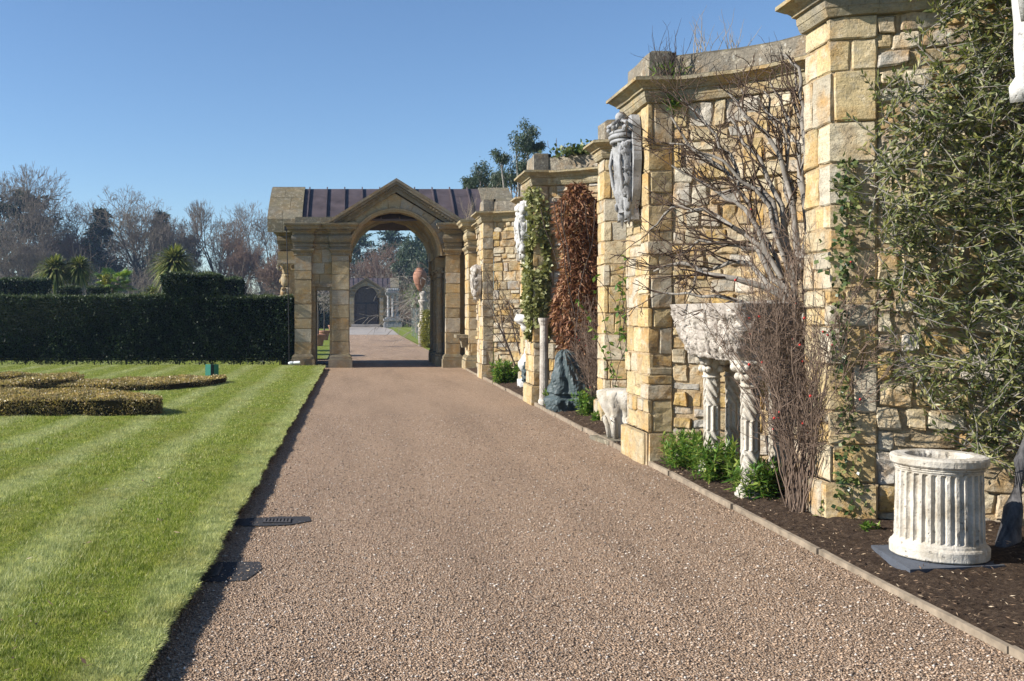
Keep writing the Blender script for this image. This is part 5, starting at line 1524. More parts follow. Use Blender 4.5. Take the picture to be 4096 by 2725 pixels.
# bare climber in the far niche
r_ = random.Random(25); segs = []
spec = [dict(n=7, wob=.16, up=.10, kids=(6, 8), start=.2, ang=(30, 70), ratio=.5, rr=.6, end=.4), dict(n=5, wob=.2, up=.02, kids=(4, 6), start=.2, ang=(30, 70), ratio=.5, rr=.6), dict(n=4, wob=.2, up=0, kids=(3, 5), start=.2, ang=(30, 70), ratio=.5, rr=.7), dict(n=3, wob=.2, up=0)]
for i in range(4): grow(segs, r_, Vector((3.75 + .08 * i, 23.35 - .05 * i, 0.1)), Vector((r_.gauss(-.05, .15), r_.gauss(0, .05), 1)).normalized(), 2.3, 0.022, 0, spec)
segs = [s for s in segs if s[0].x > 3.02]
twiggy('bare_climber', segs, M['twig_dark'], 'leafless dark twisting climber in the niche nearest the gateway', 'climber')

# trained fig: grey limbs fanned over the niche wall
fig = empty('wall_trained_tree', (3.98, 8.55, 0)); tag(fig, 'leafless tree with thick grey limbs fanned over the niche wall', 'tree')
off = Vector(fig.location)
def at(px, py, Y): return Vector(((px - 821) * Y / 2291, Y, CAMZ - (py - 720) * Y / 2291))
def zx(x, y): return (1381 + 0.4769 * x, 0.4769 * y)
limbs = [[(910, 1420), (850, 1240), (720, 980), (650, 790), (560, 650), (470, 545), (390, 480)],
         [(905, 1400), (760, 1200), (600, 1180), (480, 1160), (390, 1230)],
         [(940, 1380), (880, 1000), (790, 810), (690, 690), (620, 560)],
         [(950, 1350), (940, 960), (870, 760), (850, 600), (790, 440)],
         [(985, 1350), (970, 850), (985, 520), (960, 330), (885, 265)],
         [(880, 1350), (700, 1010), (560, 920), (470, 870), (345, 800)],
         [(885, 1420), (640, 1260), (480, 1300), (430, 1420)],
         [(890, 1470), (620, 1440), (420, 1415), (265, 1425)],
         [(930, 1350), (820, 1000), (600, 780), (420, 700), (290, 690)],
         [(960, 1350), (900, 880), (700, 560), (610, 440)],
         [(900, 1400), (700, 1130), (500, 1010), (350, 1000), (240, 1110)],
         [(970, 1300), (910, 700), (760, 480), (680, 430)],
         [(930, 1300), (780, 920), (640, 860), (480, 740), (340, 560)],
         [(990, 1350), (1010, 800), (930, 480), (940, 290)],
         [(900, 1440), (560, 1330), (390, 1270), (260, 1310)],
         [(975, 1250), (960, 700), (880, 520), (820, 400)]]
r_ = random.Random(33)
thick = []; thin = []
tw = [dict(n=4, wob=.16, up=.06, kids=(1, 3), start=.2, ang=(25, 60), ratio=.55, rr=.7, end=.6), dict(n=3, wob=.18, up=.05, kids=(0, 2), start=.3, ang=(25, 55), ratio=.6, rr=.7, end=.6, leader=False), dict(n=2, wob=.15, up=.05, end=.6)]
for li, lb in enumerate(limbs):
    m = len(lb); pts = []
    Y1 = 9.15 + 0.5 * r_.random()
    for k, q in enumerate(lb):
        t = k / (m - 1)
        Y = 8.55 + (Y1 - 8.55) * (t ** 0.8)
        pts.append(at(*zx(*q), Y))
    cr = smooth_pts([tuple(p) for p in pts], 1) if False else pts
    # subdivide with wobble
    fine = [pts[0]]
    for a, b in zip(pts[:-1], pts[1:]):
        for j in range(1, 4):
            w = (b - a).length * 0.05
            fine.append(a.lerp(b, j / 3) + (Vector((r_.gauss(0, w), r_.gauss(0, w), r_.gauss(0, w))) if j < 3 else Vector()))
    nf = len(fine); rb = r_.uniform(0.019, 0.031)
    for k in range(nf - 1):
        r0 = rb * (1 - 0.75 * k / nf); r1 = rb * (1 - 0.75 * (k + 1) / nf)
        thick.append((fine[k], fine[k + 1], r0, r1, 0))
        if k > 1:
            for _ in range(r_.randint(1, 2)):
                d = (fine[k + 1] - fine[k]).normalized()
                d = (d + Vector((r_.gauss(-.15, .55), r_.gauss(-.05, .3), r_.gauss(.15, .55)))).normalized()
                grow(thin, r_, fine[k].lerp(fine[k + 1], r_.random()), d, r_.uniform(.18, .42), max(.0055, r1 * .5), 0, tw)
    thin.append((fine[-2], fine[-1], rb * .3, rb * .2, 0))
base = Vector((3.98, 8.55, 0.05))
thin = [s for s in thin if s[1].z < 3.98]
for lb in limbs[::2]:
    p = at(*zx(*lb[0]), 8.55)
    thick.append((base + Vector((r_.uniform(-.1, .1), r_.uniform(-.08, .08), 0)), p, 0.03, 0.024, 0))
V, F = seg_arrays(thick, 8); np_mesh('limb', V - np.array(tuple(off)), F, M['fig_bark'], fig, smooth=True)
V, F = seg_arrays(thin, 4, 0.0036); np_mesh('twig', V - np.array(tuple(off)), F, M['fig_twig'], fig)

# red stemmed rose thickets
def rose(name, base, n, H, spread, lean, label, seed, th=0.006):
    r = random.Random(seed); segs = []; buds = []
    root = empty(name, base); tag(root, label, 'rose bush')
    tw = [dict(n=3, wob=.16, up=.10, kids=(1, 3), start=.2, ang=(30, 65), ratio=.6, rr=.75, end=.6, leader=False), dict(n=2, wob=.15, up=.1, end=.6)]
    for i in range(n):
        a = r.uniform(0, 6.28); q = r.random() ** 0.6
        p = Vector((q * spread[0] * 0.5 * math.cos(a), q * spread[1] * 0.5 * math.sin(a), 0.0))
        d = Vector((p.x * 0.5 + r.gauss(lean[0] * .3, .06), p.y * .5 + r.gauss(0, .10), 1)).normalized()
        h = H * r.uniform(0.55, 1.1); k = 11; rad = th * r.uniform(.6, 1.35)
        for j in range(k):
            d = (d + Vector((r.gauss(lean[0] * .05, .13), r.gauss(lean[1] * .05, .11), r.gauss(.05, .05)))).normalized()
            q2 = p + d * (h / k); segs.append((p, q2, rad * (1 - .55 * j / k), rad * (1 - .55 * (j + 1) / k), 0))
            if j > 2 and r.random() < 0.9:
                for _ in range(r.randint(2, 3)):
                    dd = (d + Vector((r.gauss(lean[0] * .4, .6), r.gauss(0, .5), r.gauss(.0, .4)))).normalized()
                    tips = []
                    grow(segs, r, p.lerp(q2, r.random()), dd, r.uniform(.12, .34), rad * .5, 0, tw, tips)
                    if tips and r.random() < 0.03: buds.append(tips[0][0])
            p = q2
    V, F = seg_arrays(segs, 4, 0.0018); np_mesh('cane', V, F, M['cane'], root)
    for i, b in enumerate(buds):
        mb = MB(); mb.blob(b, r.uniform(.006, .011), i, .2, 3, 6, 5); mb.build('bud', M['bud'], root)
    return root
rose('rose_thicket', (3.45, 7.80, 0.03), 85, 2.3, (0.14, 0.36), (0.16, 0.05), 'large thicket of upright reddish bare rose canes beside the stone trough', 3, 0.0052)
rose('rose_thicket', (3.72, 15.1, 0.04), 48, 1.65, (0.26, 0.3), (0.02, 0.0), 'smaller rose thicket with red buds beside the withered brown climber', 4, 0.007)

# leafy perennials in the bed
def perennial(name, loc, n, H, rad, label, seed, L=0.085, W=0.017):
    r = random.Random(seed); segs = []; PL = []; DL = []
    root = empty(name, loc); tag(root, label, 'plant', 'green perennials in the soil bed')
    for i in range(n):
        a = r.uniform(0, 6.28); q = rad * r.random() ** .6
        p = Vector((q * .6 * math.cos(a), q * .6 * math.sin(a), 0)); d = Vector((p.x * 1.6 + r.gauss(0, .2), p.y * 1.6 + r.gauss(0, .2), 1)).normalized()
        h = H * r.uniform(.5, 1.1); k = 9
        for j in range(k):
            d = (d + Vector((r.gauss(0, .08), r.gauss(0, .08), .04))).normalized()
            q2 = p + d * (h / k); segs.append((p, q2, .0035, .003))
            if j > 0:
                for _ in range(4 if j < k - 1 else 9):
                    b = r.uniform(0, 6.28); el = r.uniform(-.5, .7) if j < k - 1 else r.uniform(.1, 1.2)
                    PL.append(p.lerp(q2, r.random())); DL.append((math.cos(b) * math.cos(el), math.sin(b) * math.cos(el), math.sin(el)))
            p = q2
    P = np.array([tuple(p) for p in PL]); D = np.array(DL)
    m = len(P)
    V, F = leaf_arrays(P, D, unit(np.cross(D, np.array([[0, 0, 1.0]]) + rs.normal(size=(m, 3)) * .35)), L * (.6 + .6 * rs.rand(m)), W * (.8 + .5 * rs.rand(m)), .5)
    V, F = cat_arrays([(V, F), seg_arrays(segs, 4)])
    np_mesh('foliage', V, F, M['perennial'], root)
perennial('perennial_plant', (3.34, 10.0, .03), 48, .35, .34, 'leafy green clump at the foot of the tall near pier', 1)
perennial('perennial_plant', (3.32, 9.25, .03), 46, .38, .30, 'leafy green clump between the twisted columns', 2)
perennial('perennial_plant', (3.38, 8.42, .03), 50, .31, .32, 'leafy green clump in front of the rose thicket at the trough foot', 3)
perennial('perennial_plant', (3.26, 16.35, .02), 22, .36, .20, 'small leafy clump between the slim column and the tarpaulin', 4, .10, .024)
perennial('perennial_plant', (3.52, 15.05, .02), 26, .38, .22, 'leafy clump right of the tarpaulin', 5, .10, .024)
perennial('perennial_plant', (3.42, 14.3, .02), 8, .14, .10, 'tiny green seedling clump under the smaller rose thicket', 6, .08, .02)
perennial('perennial_plant', (3.36, 22.2, .02), 70, .46, .5, 'broad leafy clump at the foot of the pier nearest the gateway', 7, .12, .03)
perennial('perennial_plant', (3.62, 7.0, .02), 6, .10, .12, 'low sprigs on bare soil behind the fluted drum', 8, .05, .016)

# weeds rooted in the wall top
def weeds(name, loc, n, H, sp, label, seed, mat, green=0):
    r = random.Random(seed); segs = []
    tw = [dict(n=5, wob=.13, up=.08, kids=(2, 4), start=.3, ang=(20, 50), ratio=.45, rr=.6, end=.5), dict(n=3, wob=.15, up=.05, end=.5)]
    for i in range(n):
        p = Vector(loc) + Vector((r.uniform(-1, 1) * sp[0], r.uniform(-1, 1) * sp[1], 0))
        grow(segs, r, p, Vector((r.gauss(0, .35), r.gauss(0, .3), 1)).normalized(), H * r.uniform(.35, 1), .0042, 0, tw)
    o = twiggy(name, segs, mat, label, 'weed')
    if green:
        n = green; P = np.array(loc) + rs.normal(size=(n, 3)) * np.array([sp[0] * .8, sp[1] * .8, .03]) + np.array([0, 0, .05]); D = unit(rs.normal(size=(n, 3)) + np.array([0, 0, .7]))
        V, F = leaf_arrays(P, D, side_of(D, rs), .10, .014); np_mesh('foliage', V, F, M['perennial'], o)
weeds('wall_weed', (3.24, 10.34, 4.04), 22, .50, (.12, .06), 'dry twiggy weed and grass on the ledge of the tall near pier', 2, M['twig_dark'], 60)
weeds('wall_weed', (3.80, 10.44, 4.29), 22, .40, (.28, .05), 'pale dry weeds growing on the coping over the niche', 3, M['twig_straw'])
weeds('wall_weed', (4.2, 9.83, 4.03), 14, .34, (.14, .06), 'dark dry weed on the ledge beside the nearest pier', 5, M['twig_dark'])
weeds('wall_weed', (3.30, 10.36, 3.72), 1, .1, (.04, .04), 'green tuft growing under the cornice of the tall near pier', 6, M['twig_straw'], 90)
weeds('wall_weed', (3.25, 28.2, 4.2), 26, .62, (.18, .25), 'dry weeds on top of the flanking pier beside the gateway roof', 8, M['twig_straw'])
weeds('wall_weed', (3.20, 24.3, 4.1), 14, .7, (.15, .25), 'thin dry stems on the pier nearest the gateway', 9, M['twig_straw'])
n = 420
P = np.stack([3.86 + rs.normal(size=n) * .22, 17.05 + rs.normal(size=n) * .12, 4.30 + np.abs(rs.normal(size=n)) * .07], 1); D = unit(rs.normal(size=(n, 3)) + np.array([0, 0, .4]))
V, F = leaf_arrays(P, D, side_of(D, rs), .09, .07); o = np_mesh('ivy', V, F, M['ivy_dark']); tag(o, 'green ivy tufts on the coping above the withered climber', 'ivy')
# ------------------------------------------------------------------ spiky palms beyond the hedge
def spiky(P0, n, Lr, W, droop, mat, name, parent, up=0.35, seed=1):
    q = np.random.RandomState(seed)
    D = unit(q.normal(size=(n, 3)) + np.array([0, 0, up]))
    L = Lr[0] + (Lr[1] - Lr[0]) * q.rand(n)
    S = unit(np.cross(D, np.array([[0.01, 0.02, 1.0]])))
    P0 = np.array(P0, float)
    rings = []
    for t, w in ((0.06, .6), (.4, 1.0), (.75, .75), (1.0, .06)):
        c = P0 + D * (L * t)[:, None]; c[:, 2] -= droop * L * t ** 2.3
        rings.append(c - S * W * w / 2); rings.append(c + S * W * w / 2)
    V = np.stack(rings, 1).reshape(-1, 3); b = np.arange(n)[:, None] * 8
    F = np.concatenate([np.concatenate([b + 2 * i, b + 2 * i + 1, b + 2 * i + 3, b + 2 * i + 2], 1) for i in range(3)], 0)
    return np_mesh(name, V, F, mat, parent)
def cordyline(loc, heads, label):
    root = empty('cordyline_palm', loc); tag(root, label, 'palm')
    for i, (x, y, z, r) in enumerate(heads):
        mb = MB(); mb.tube([(0, 0, 0), (x * .25, y * .2, z * .5), (x, y, z)], [.12, .10, .07], 8); mb.build('trunk', M['bark_brown'], root)
        spiky((x, y, z), 800, (r * .8, r * 1.4), .065, .36, M['spike'], 'crown', root, .42, i + 3)
cordyline((-13.2, 45, 0), [(-.42, 0, 3.55, .88), (.62, .1, 3.62, .74)], 'spiky palm with two leafy heads on forked trunks behind the hedge')
cordyline((-7.32, 40, 0), [(0, 0, 3.62, .92)], 'single round spiky palm head above the raised hedge block')
root = empty('yucca', (-8.45, 41, 0)); tag(root, 'low yucca with pale arching leaves peeping over the hedge', 'yucca')
mb = MB(); mb.tube([(0, 0, 0), (0, 0, 2.35)], [.12, .1], 8); mb.build('trunk', M['bark_brown'], root)
spiky((0, 0, 2.4), 260, (.5, .85), .05, .5, M['spike'], 'crown', root, .5, 9)
# fan palm
root = empty('fan_palm', (-10.45, 43, 0)); tag(root, 'fan palm with broad green pleated leaves behind the hedge', 'palm')
mb = MB(); mb.tube([(0, 0, 0), (0, 0, 2.8)], [.16, .14], 8); mb.build('trunk', M['bark_brown'], root)
r_ = random.Random(8); Vs = []; k = 0; mbp = MB()
for i in range(46):
    a = r_.uniform(0, 6.28); el = r_.uniform(-.45, 1.1); d = Vector((math.cos(a) * math.cos(el), math.sin(a) * math.cos(el), math.sin(el)))
    c = Vector((0, 0, 2.75)) + d * r_.uniform(.35, .75)
    mbp.tube([(0, 0, 2.7), c], [.014, .01], 4, cap=False)
    sd = d.cross(Vector((0, 0, 1))).normalized(); upv = sd.cross(d)
    tl = r_.uniform(-.5, .3)
    for j in range(15):
        t = R(-100 + 200 * j / 14); ld = (d * math.cos(t) + sd * math.sin(t) + upv * tl * .6).normalized(); l = .46 * (1 - .25 * abs(j - 7) / 7)
        s2 = ld.cross(upv).normalized()
        tip = c + ld * l + Vector((0, 0, -.09)); mid = c + ld * l * .55
        mbp.add([c, mid - s2 * .03, tip, mid + s2 * .03], [(0, 1, 2, 3)], 1)
mbp.build('crown', [M['bark_brown'], M['fan']], root)
n = 1500; z = .3 + 2.9 * rs.rand(n); P = np.stack([-10.62 + rs.normal(size=n) * .09, 42.3 + rs.normal(size=n) * .08, z], 1); D = unit(rs.normal(size=(n, 3)))
V, F = leaf_arrays(P, D, side_of(D, rs), .10, .06); tag(np_mesh('climber_post', V, F, M['bamboo']), 'slim yellow green leafy pillar in front of the fan palm', 'climber')

# ------------------------------------------------------------------ bare trees of the park
def bare_tree(name, seed, H, ang, up, mats, depth=9, rt=.34, wob=.10, three=.35, fall=.80):
    r = random.Random(seed); segs = []
    def fork(p, d, L, rad, lev):
        k = 4 if lev == 0 else (3 if lev < 3 else 2)
        q = p
        for i in range(k):
            d = (d + Vector((r.gauss(0, wob), r.gauss(0, wob), r.gauss(up, wob)))).normalized() if lev else (d + Vector((r.gauss(0, .02), r.gauss(0, .02), 0))).normalized()
            q2 = q + d * (L / k)
            segs.append((q, q2, rad * (1 - .25 * i / k), rad * (1 - .25 * (i + 1) / k), lev)); q = q2
        if lev >= depth: return
        m = 3 if (lev == 0 or r.random() < three) else 2
        if lev == 0: m = r.randint(4, 5)
        ph = r.uniform(0, 6.28); px = d.orthogonal().normalized(); py = d.cross(px)
        for j in range(m):
            a = R(r.uniform(*ang)) * (1.0 if lev else 1.15); t = ph + 6.283 * j / m + r.gauss(0, .3)
            nd = (d * math.cos(a) + (px * math.cos(t) + py * math.sin(t)) * math.sin(a)).normalized()
            fork(q, nd, L * (.62 if lev == 0 else fall) * r.uniform(.75, 1.15), rad * (.62 if lev == 0 else .70), lev + 1)
        if 1 <= lev < depth - 2 and r.random() < .7:   # epicormic side shoot
            t = r.uniform(0, 6.28); nd = (d * .6 + (px * math.cos(t) + py * math.sin(t))).normalized()
            fork(p.lerp(q, r.uniform(.3, .8)), nd, L * .5, rad * .35, min(depth - 2, lev + 3))
    fork(Vector((0, 0, -.1)), Vector((0, 0, 1)), H * .30, rt, 0)
    root = empty(name)
    zt = max(s[1].z for s in segs); k = H / zt
    segs = [(s[0] * k, s[1] * k, s[2], s[3], s[4]) for s in segs]
    V, F = seg_arrays([s for s in segs if s[4] < 3], 6, .02); np_mesh('trunk', V, F, mats[0], root, smooth=True)
    V, F = seg_arrays([s for s in segs if s[4] >= 3], 3, .016); np_mesh('crown', V, F, mats[1], root)
    return root
def conifer(name, seed, H, Rr, shape='cone', n=5200, mat='conifer'):
    q = np.random.RandomState(seed); root = empty(name)
    mb = MB(); mb.tube([(0, 0, -.1), (0, 0, H * .9)], [.3, .06], 8); mb.build('trunk', M['bark'], root)
    r = random.Random(seed); Ps = []; Ds = []
    nb = 130
    for b in range(nb):
        t = (b + r.random()) / nb; z = H * (.12 + .86 * t)
        if shape == 'cone': rad = Rr * (1 - t) ** .9 * r.uniform(.45, 1.2) + .12
        else: rad = Rr * math.sqrt(max(.02, 1 - (2 * t - .85) ** 2 * .75)) * r.uniform(.4, 1.1)
        a = r.uniform(0, 6.28); m = max(6, int(n / nb))
        s = q.rand(m) ** .7
        droop = -.18 if shape == 'cone' else .12
        c = np.stack([np.cos(a) * rad * s, np.sin(a) * rad * s, z + droop * rad * s], 1) + q.normal(size=(m, 3)) * np.array([.35, .35, .16]) * (0.5 + rad * .18)
        Ps.append(c); Ds.append(unit(np.stack([np.full(m, np.cos(a)), np.full(m, np.sin(a)), np.full(m, -.25)], 1) + q.normal(size=(m, 3)) * .7))
    P = np.concatenate(Ps); D = np.concatenate(Ds)
    V, F = leaf_arrays(P, D, side_of(D, q), .45 + .4 * q.rand(len(P)), .16 + .12 * q.rand(len(P))); np_mesh('crown', V, F, M[mat], root)
    return root
protos = {}
GROUP = 'park trees beyond the hedge'
def tree_at(key, px, top, Y, wscale, rz, label, H0, cat='tree'):
    root = protos[key][0] if not protos[key][1] else copy_tree(protos[key][0])
    protos[key][1] = True
    z = CAMZ + (720 - top) * Y / 2291
    s = z / H0
    root.location = ((px - 821) * Y / 2291, Y, 0); root.scale = (s * wscale, s * wscale, s); root.rotation_euler = (0, 0, rz)
    tag(root, label, cat, GROUP)
    return root
protos['round'] = [bare_tree('bare_tree', 101, 16, (18, 40), .03, (M['bark'], M['bark_brown'])), False]
protos['vase'] = [bare_tree('bare_tree', 102, 16, (10, 24), .05, (M['bark'], M['bark_brown']), wob=.07), False]
protos['red'] = [bare_tree('bare_tree', 103, 14, (16, 36), .04, (M['bark_red'], M['bark_red']), three=.5), False]
protos['pale'] = [bare_tree('bare_tree', 104, 16, (16, 34), .05, (M['bark_pale'], M['bark_brown']), rt=.28, three=.25), False]
protos['cone'] = [conifer('conifer', 5, 16, 3.6, 'cone'), False]
protos['pine'] = [conifer('conifer', 6, 16, 4.6, 'round', 6500), False]
T = [('pale', 8, 375, 125, .9, 0.3, 'tallest bare tree at the far left, cut by the edge of view'),
     ('pine', 45, 436, 128, 1.3, 1.0, 'broad dark evergreen mass at the far left'),
     ('pale', 88, 430, 122, .8, 2.1, 'pale barked bare tree in front of the broad evergreen'),
     ('red', 155, 458, 128, 1.0, 0.5, 'pinkish brown bare tree behind the two headed palm'),
     ('cone', 233, 476, 126, 1.35, 0.9, 'dark pointed conifer behind the fan palm'),
     ('round', 325, 430, 124, .95, 1.7, 'tall round headed bare tree left of the single palm head'),
     ('cone', 372, 484, 135, 1.15, 2.9, 'dark conifer partly hidden by the tall round headed tree'),
     ('vase', 425, 458, 130, .75, 0.2, 'upright vase shaped bare tree above the single palm head'),
     ('pine', 437, 540, 136, .55, 0.0, 'small dark rounded pine right of the single palm head'),
     ('vase', 512, 458, 126, .85, 2.4, 'larger vase shaped bare tree above the raised hedge block'),
     ('red', 560, 500, 122, .8, 3.3, 'reddish bare tree near the gateway roof'),
     ('pale', 605, 466, 128, .8, 4.0, 'thin bare tree touching the left end of the gateway roof'),
     ('red', 270, 560, 138, 1.2, 1.2, 'low spreading reddish bare tree between the conifer and the tall round headed tree'),
     ('round', 195, 520, 140, .8, 4.4, 'grey brown bare tree left of the dark pointed conifer'),
     ('red', 655, 540, 112, 1.1, 2.0, 'low reddish bare tree beside the hedge end and gateway'),
     ('round', 60, 520, 118, 1.1, 5.2, 'lower bare tree in front of the evergreen at the far left'),
     ('red', 868, 548, 132, 1.35, 0.7, 'wide brown leafless willow seen through the arch'),
     ('red', 910, 565, 126, 1.3, 3.9, 'brown leafless thicket tree above the far gate'),
     ('pine', 828, 530, 150, .8, 2.2, 'dark conifer at the left inside the arch opening'),
     ('pine', 905, 522, 155, .9, 4.2, 'dark conifer at the top of the arch opening'),
     ('cone', 965, 535, 150, .9, 1.1, 'dark conifer right inside the arch opening'),
     ('red', 1268, 318, 33, 1.0, 0.4, 'purplish bare twiggy crown showing just above the wall coping')]
H0 = dict(round=16, vase=16, red=14, pale=16, cone=16, pine=16)
for k, px, top, Y, ws, rz, lab in T: tree_at(k, px, top, Y, ws, rz, lab, H0[k])

# eucalyptus trees built from leaf clumps on limbs
def eucalyptus(base, Y, clumps, label, n=900, L=.17, W=.045):
    bx = (base - 821) * Y / 2291
    root = empty('eucalyptus_tree', (bx, Y, 0)); tag(root, label, 'tree', GROUP)
    r = random.Random(int(base)); mb = MB(); Ps = []; Ds = []
    tops = [at(px, py, Y) + Vector((0, r.uniform(-1.2, 1.2), 0)) for px, py, rr in clumps]
    zf = min(t.z for t in tops) * .55
    mb.tube([(0, 0, -.1), (.1, 0, zf)], [.2, .14], 8)
    for (px, py, rr), t in zip(clumps, tops):
        t = t - Vector(root.location); rm = rr * Y / 2291
        a = Vector((.1, 0, zf)); m = a.lerp(t, .5) + Vector((r.uniform(-.3, .3), r.uniform(-.2, .2), .3))
        mb.tube([a, m, t + Vector((0, 0, rm * .3))], [.09, .06, .02], 6)
        for _ in range(7):
            sc_ = Vector((r.gauss(0, .5), r.gauss(0, .5), r.gauss(0, .42))) * rm
            mb.tube([m.lerp(t, .7), t + sc_], [.02, .008], 4)
            k = n // 7
            c = np.array(tuple(t + sc_)) + rs.normal(size=(k, 3)) * rm * .30
            Ps.append(c); Ds.append(unit(rs.normal(size=(k, 3)) + np.array([0, 0, -.9])))
    mb.build('trunk', M['bark_pale'], root, smooth=True)
    P = np.concatenate(Ps); D = np.concatenate(Ds)
    V, F = leaf_arrays(P, D, side_of(D, rs), L * (.7 + .6 * rs.rand(len(P))), W); np_mesh('crown', V, F, M['eucalyptus'], root)
eucalyptus(1185, 48, [(1211, 311, 22), (1179, 335, 24), (1151, 363, 17), (1174, 402, 32), (1195, 420, 30), (1150, 415, 20), (1226, 330, 14), (1200, 385, 18), (1235, 345, 12)], 'tall eucalyptus with open tufted crown behind the wall')
eucalyptus(1110, 50, [(1109, 395, 22), (1079, 420, 14), (1137, 412, 16), (1118, 425, 20), (1090, 432, 14), (1128, 440, 18)], 'lower eucalyptus showing over the gateway roof')
eucalyptus(955, 118, [(945, 565, 26), (965, 590, 24), (940, 605, 24), (970, 625, 22), (950, 640, 22), (930, 585, 16), (985, 600, 16), (925, 625, 14)], 'grey green eucalyptus seen through the arch', 1100, .42, .12)

# woodland floor: brushwood and dark evergreen background, far off
r_ = random.Random(44); segs = []
tw = [dict(n=3, wob=.12, up=.05, kids=(4, 6), start=.15, ang=(20, 55), ratio=.6, rr=.6, end=.4), dict(n=2, wob=.15, up=.03, kids=(3, 4), start=.2, ang=(25, 60), ratio=.6, rr=.65), dict(n=2, wob=.15, up=.02)]
for i in range(620):
    Y = r_.uniform(112, 148); px = r_.uniform(-160, 1010)
    h = r_.uniform(2.0, 5.6)
    p0 = Vector(((px - 821) * Y / 2291, Y, 0))
    for j in range(2): grow(segs, r_, p0, Vector((r_.gauss(0, .3), r_.gauss(0, .3), 1)).normalized(), h, .07, 0, tw)
V, F = seg_arrays(segs, 3, .018); o = np_mesh('brushwood', V, F, M['bark_brown']); tag(o, 'tangled brown brushwood under the distant park trees', 'undergrowth', kind='stuff')
n = 30000
Y = 150 + 40 * rs.rand(n); px = -250 + 1350 * rs.rand(n); top = 5.5 + 3.0 * np.sin(px * .021) + 1.8 * np.sin(px * .07 + 1)
P = np.stack([(px - 821) * Y / 2291, Y, np.abs(top) * rs.rand(n) ** .8], 1); D = unit(rs.normal(size=(n, 3)))
V, F = leaf_arrays(P, D, side_of(D, rs), 1.0, .6); o = np_mesh('far_wood', V, F, M['conifer']); tag(o, 'dark evergreen belt of wood far behind the park trees', 'woodland', kind='stuff')

# ------------------------------------------------------------------ beyond the gateway
def pot_tree(x, y, label, first=[None], s=1.0):
    if first[0] is None:
        root = empty('potted_tree', (x, y, .05)); first[0] = root
        mb = MB(); mb.lathe([(.22, 0), (.30, .42), (.31, .44), (.35, .45), (.355, .54), (.31, .55), (.29, .50), (.02, .48)], (0, 0, 0), 24); mb.build('pot', M['terracotta'], root, smooth=False)
        mb = MB(); mb.tube([(0, 0, .45), (.02, 0, 1.2), (0, .02, 2.1)], [.045, .038, .035], 8); mb.build('trunk', M['bark'], root)
        r = random.Random(6); segs = []
        spec = [dict(n=5, wob=.18, up=-.16, kids=(3, 5), start=.2, ang=(20, 60), ratio=.65, rr=.6, end=.4), dict(n=4, wob=.18, up=-.2, kids=(2, 4), start=.2, ang=(20, 60), ratio=.7, rr=.7), dict(n=3, wob=.15, up=-.2)]
        for i in range(13):
            a = r.uniform(0, 6.28); grow(segs, r, Vector((0, 0, 2.05)), Vector((math.cos(a), math.sin(a), r.uniform(.2, 1.3))).normalized(), .75, .016, 0, spec)
        V, F = seg_arrays(segs, 3, .006); np_mesh('crown', V, F, M['bark_pale'], root)
    else:
        root = copy_tree(first[0])
    root.location = (x, y, .05); root.scale = (s, s, s)
    tag(root, label, 'potted tree', 'potted weeping trees beyond the gateway')
pot_tree(-1.80, 46.4, 'nearest terracotta pot with a bare weeping tree, seen through the side doorway')
pot_tree(-1.83, 56, 'second terracotta pot with a bare weeping tree, seen through the side doorway')
pot_tree(-1.95, 80, 'smallest and farthest terracotta pot with a weeping tree seen through the side doorway')
# oil jar on a column
root = empty('jar_column', (3.16, 47.2, 0)); tag(root, 'terracotta oil jar on a weathered column beyond the arch', 'jar column')
mb = MB(); mb.lathe([(.24, 0), (.24, .9), (.28, 1.0), (.2, 1.1), (.19, 1.15), (.16, 1.25), (.155, 1.9), (.19, 2.0), (.23, 2.1), (.24, 2.2)], (0, 0, 0), 18, lambda r, z, t, i: r * (1 + (.05 * math.cos(12 * t) if 1.2 < z < 1.95 else 0)))
mb.lathe([(.2, 2.2), (.14, 2.3), (.17, 2.42), (.19, 2.5), (.10, 2.62)], (0, 0, 0), 18); mb.build('column', M['relief_marble'], root, smooth=True)
mb = MB(); mb.lathe([(.08, 2.62), (.13, 2.74), (.24, 2.95), (.32, 3.2), (.325, 3.38), (.27, 3.55), (.18, 3.64), (.15, 3.67), (.17, 3.70), (.16, 3.72)], (-.16, 0, 0), 28); mb.build('jar', M['terracotta'], root, smooth=True)
def leaf_bush(name, loc, n, rad, h, mat, L, W, label, cat='shrub'):
    a = rs.rand(n) * 6.28; q = rs.rand(n) ** .5; z = h * rs.rand(n)
    w = 1 - .35 * np.abs(z / h * 2 - 1) ** 2
    P = np.array(loc) + np.stack([np.cos(a) * rad * q * w, np.sin(a) * rad * q * w, z], 1) + rs.normal(size=(n, 3)) * .06
    D = unit(np.stack([np.cos(a), np.sin(a), -.2 + 0 * a], 1) + rs.normal(size=(n, 3)) * .8)
    V, F = leaf_arrays(P, D, side_of(D, rs), L, W); o = np_mesh(name, V, F, M[mat]); tag(o, label, cat); return o
leaf_bush('leafy_shrub', (3.36, 46.0, 0), 3800, .40, 1.7, 'bamboo', .14, .035, 'tall yellow green leafy shrub beside the jar column')
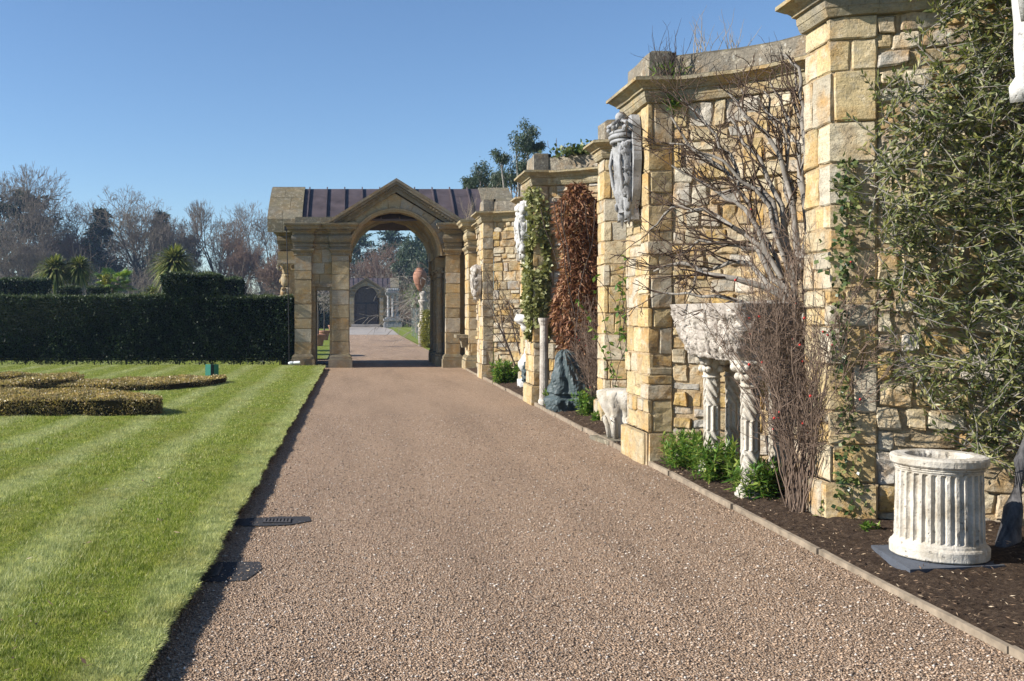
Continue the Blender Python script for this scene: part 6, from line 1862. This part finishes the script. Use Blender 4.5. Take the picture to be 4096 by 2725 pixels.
def weep(x, y, H, label, seed, n=16, mat='bark_pale'):
    r = random.Random(seed); segs = []
    spec = [dict(n=6, wob=.14, up=-.10, kids=(4, 6), start=.25, ang=(20, 50), ratio=.6, rr=.6, end=.4), dict(n=4, wob=.15, up=-.15, kids=(3, 4), start=.2, ang=(20, 50), ratio=.65, rr=.7), dict(n=3, wob=.15, up=-.15)]
    for i in range(n):
        a = r.uniform(0, 6.28); grow(segs, r, Vector((x, y, r.uniform(.1, H * .5))), Vector((math.cos(a) * .7, math.sin(a) * .7, 1)).normalized(), H * .75, .025, 0, spec)
    V, F = seg_arrays(segs, 3, .010); o = np_mesh('bare_shrub', V, F, M[mat]); tag(o, label, 'shrub')
weep(4.0, 66, 3.2, 'pale arching bare shrub leaning over the rod fence', 3)
weep(3.9, 48.2, 3.6, 'pale bare branches behind the jar column', 4, 10)
weep(6.5, 90, 4.0, 'brown bare shrub near the far column cluster', 5, 16, 'bark_red')
weep(9.0, 98, 5.0, 'brown bare shrub in front of the far right wall', 6, 18, 'bark_red')
root = empty('yucca', (4.6, 76, 0)); tag(root, 'dark green spiky yucca on a trunk beyond the arch', 'yucca')
mb = MB(); mb.tube([(0, 0, 0), (0, 0, 3.2)], [.14, .12], 8); mb.build('trunk', M['bark_brown'], root)
spiky((0, 0, 3.3), 320, (.9, 1.5), .09, .35, M['fan'], 'crown', root, .3, 12)
fen = empty('rod_fence', (3.55, 58, 0)); tag(fen, 'row of slim grey metal rods edging the verge beyond the arch', 'fence')
y = 49.5; i = 0
while y < 68:
    mb = MB(); k = 1.6 if i == 0 else 1
    mb.tube([(3.36 + .02 * (y - 49.5) - 3.55, y - 58, 0), (3.36 + .02 * (y - 49.5) - 3.55, y - 58, 1.85)], .018 * k, 6); mb.build('rod', M['dark_metal'] if i == 0 else M['grey_metal'], fen)
    y += 2.4; i += 1
mb = MB(); mb.tube([(-.19, -8.5, 1.0), (.19, 10, 1.0)], .01, 5); mb.build('rail', M['grey_metal'], fen)

# ------------------------------------------------------------------ faint winter haze
HAZE = True
if HAZE:
    mb = MB(); mb.bbox(-140, 120, -14, 212, -1.2, 30)
    g = NT('haze'); v = g.n('VolumePrincipled', {'Color': (0.50, 0.68, 1.0), 'Density': 0.00042, 'Anisotropy': 0.2})
    g.t.links.new(v.outputs[0], g.out.inputs['Volume'])
    o = mb.build('haze', g.m); tag(o, 'thin bluish winter haze over the park', 'haze', kind='stuff')
    # the flat ground beyond the hazy air
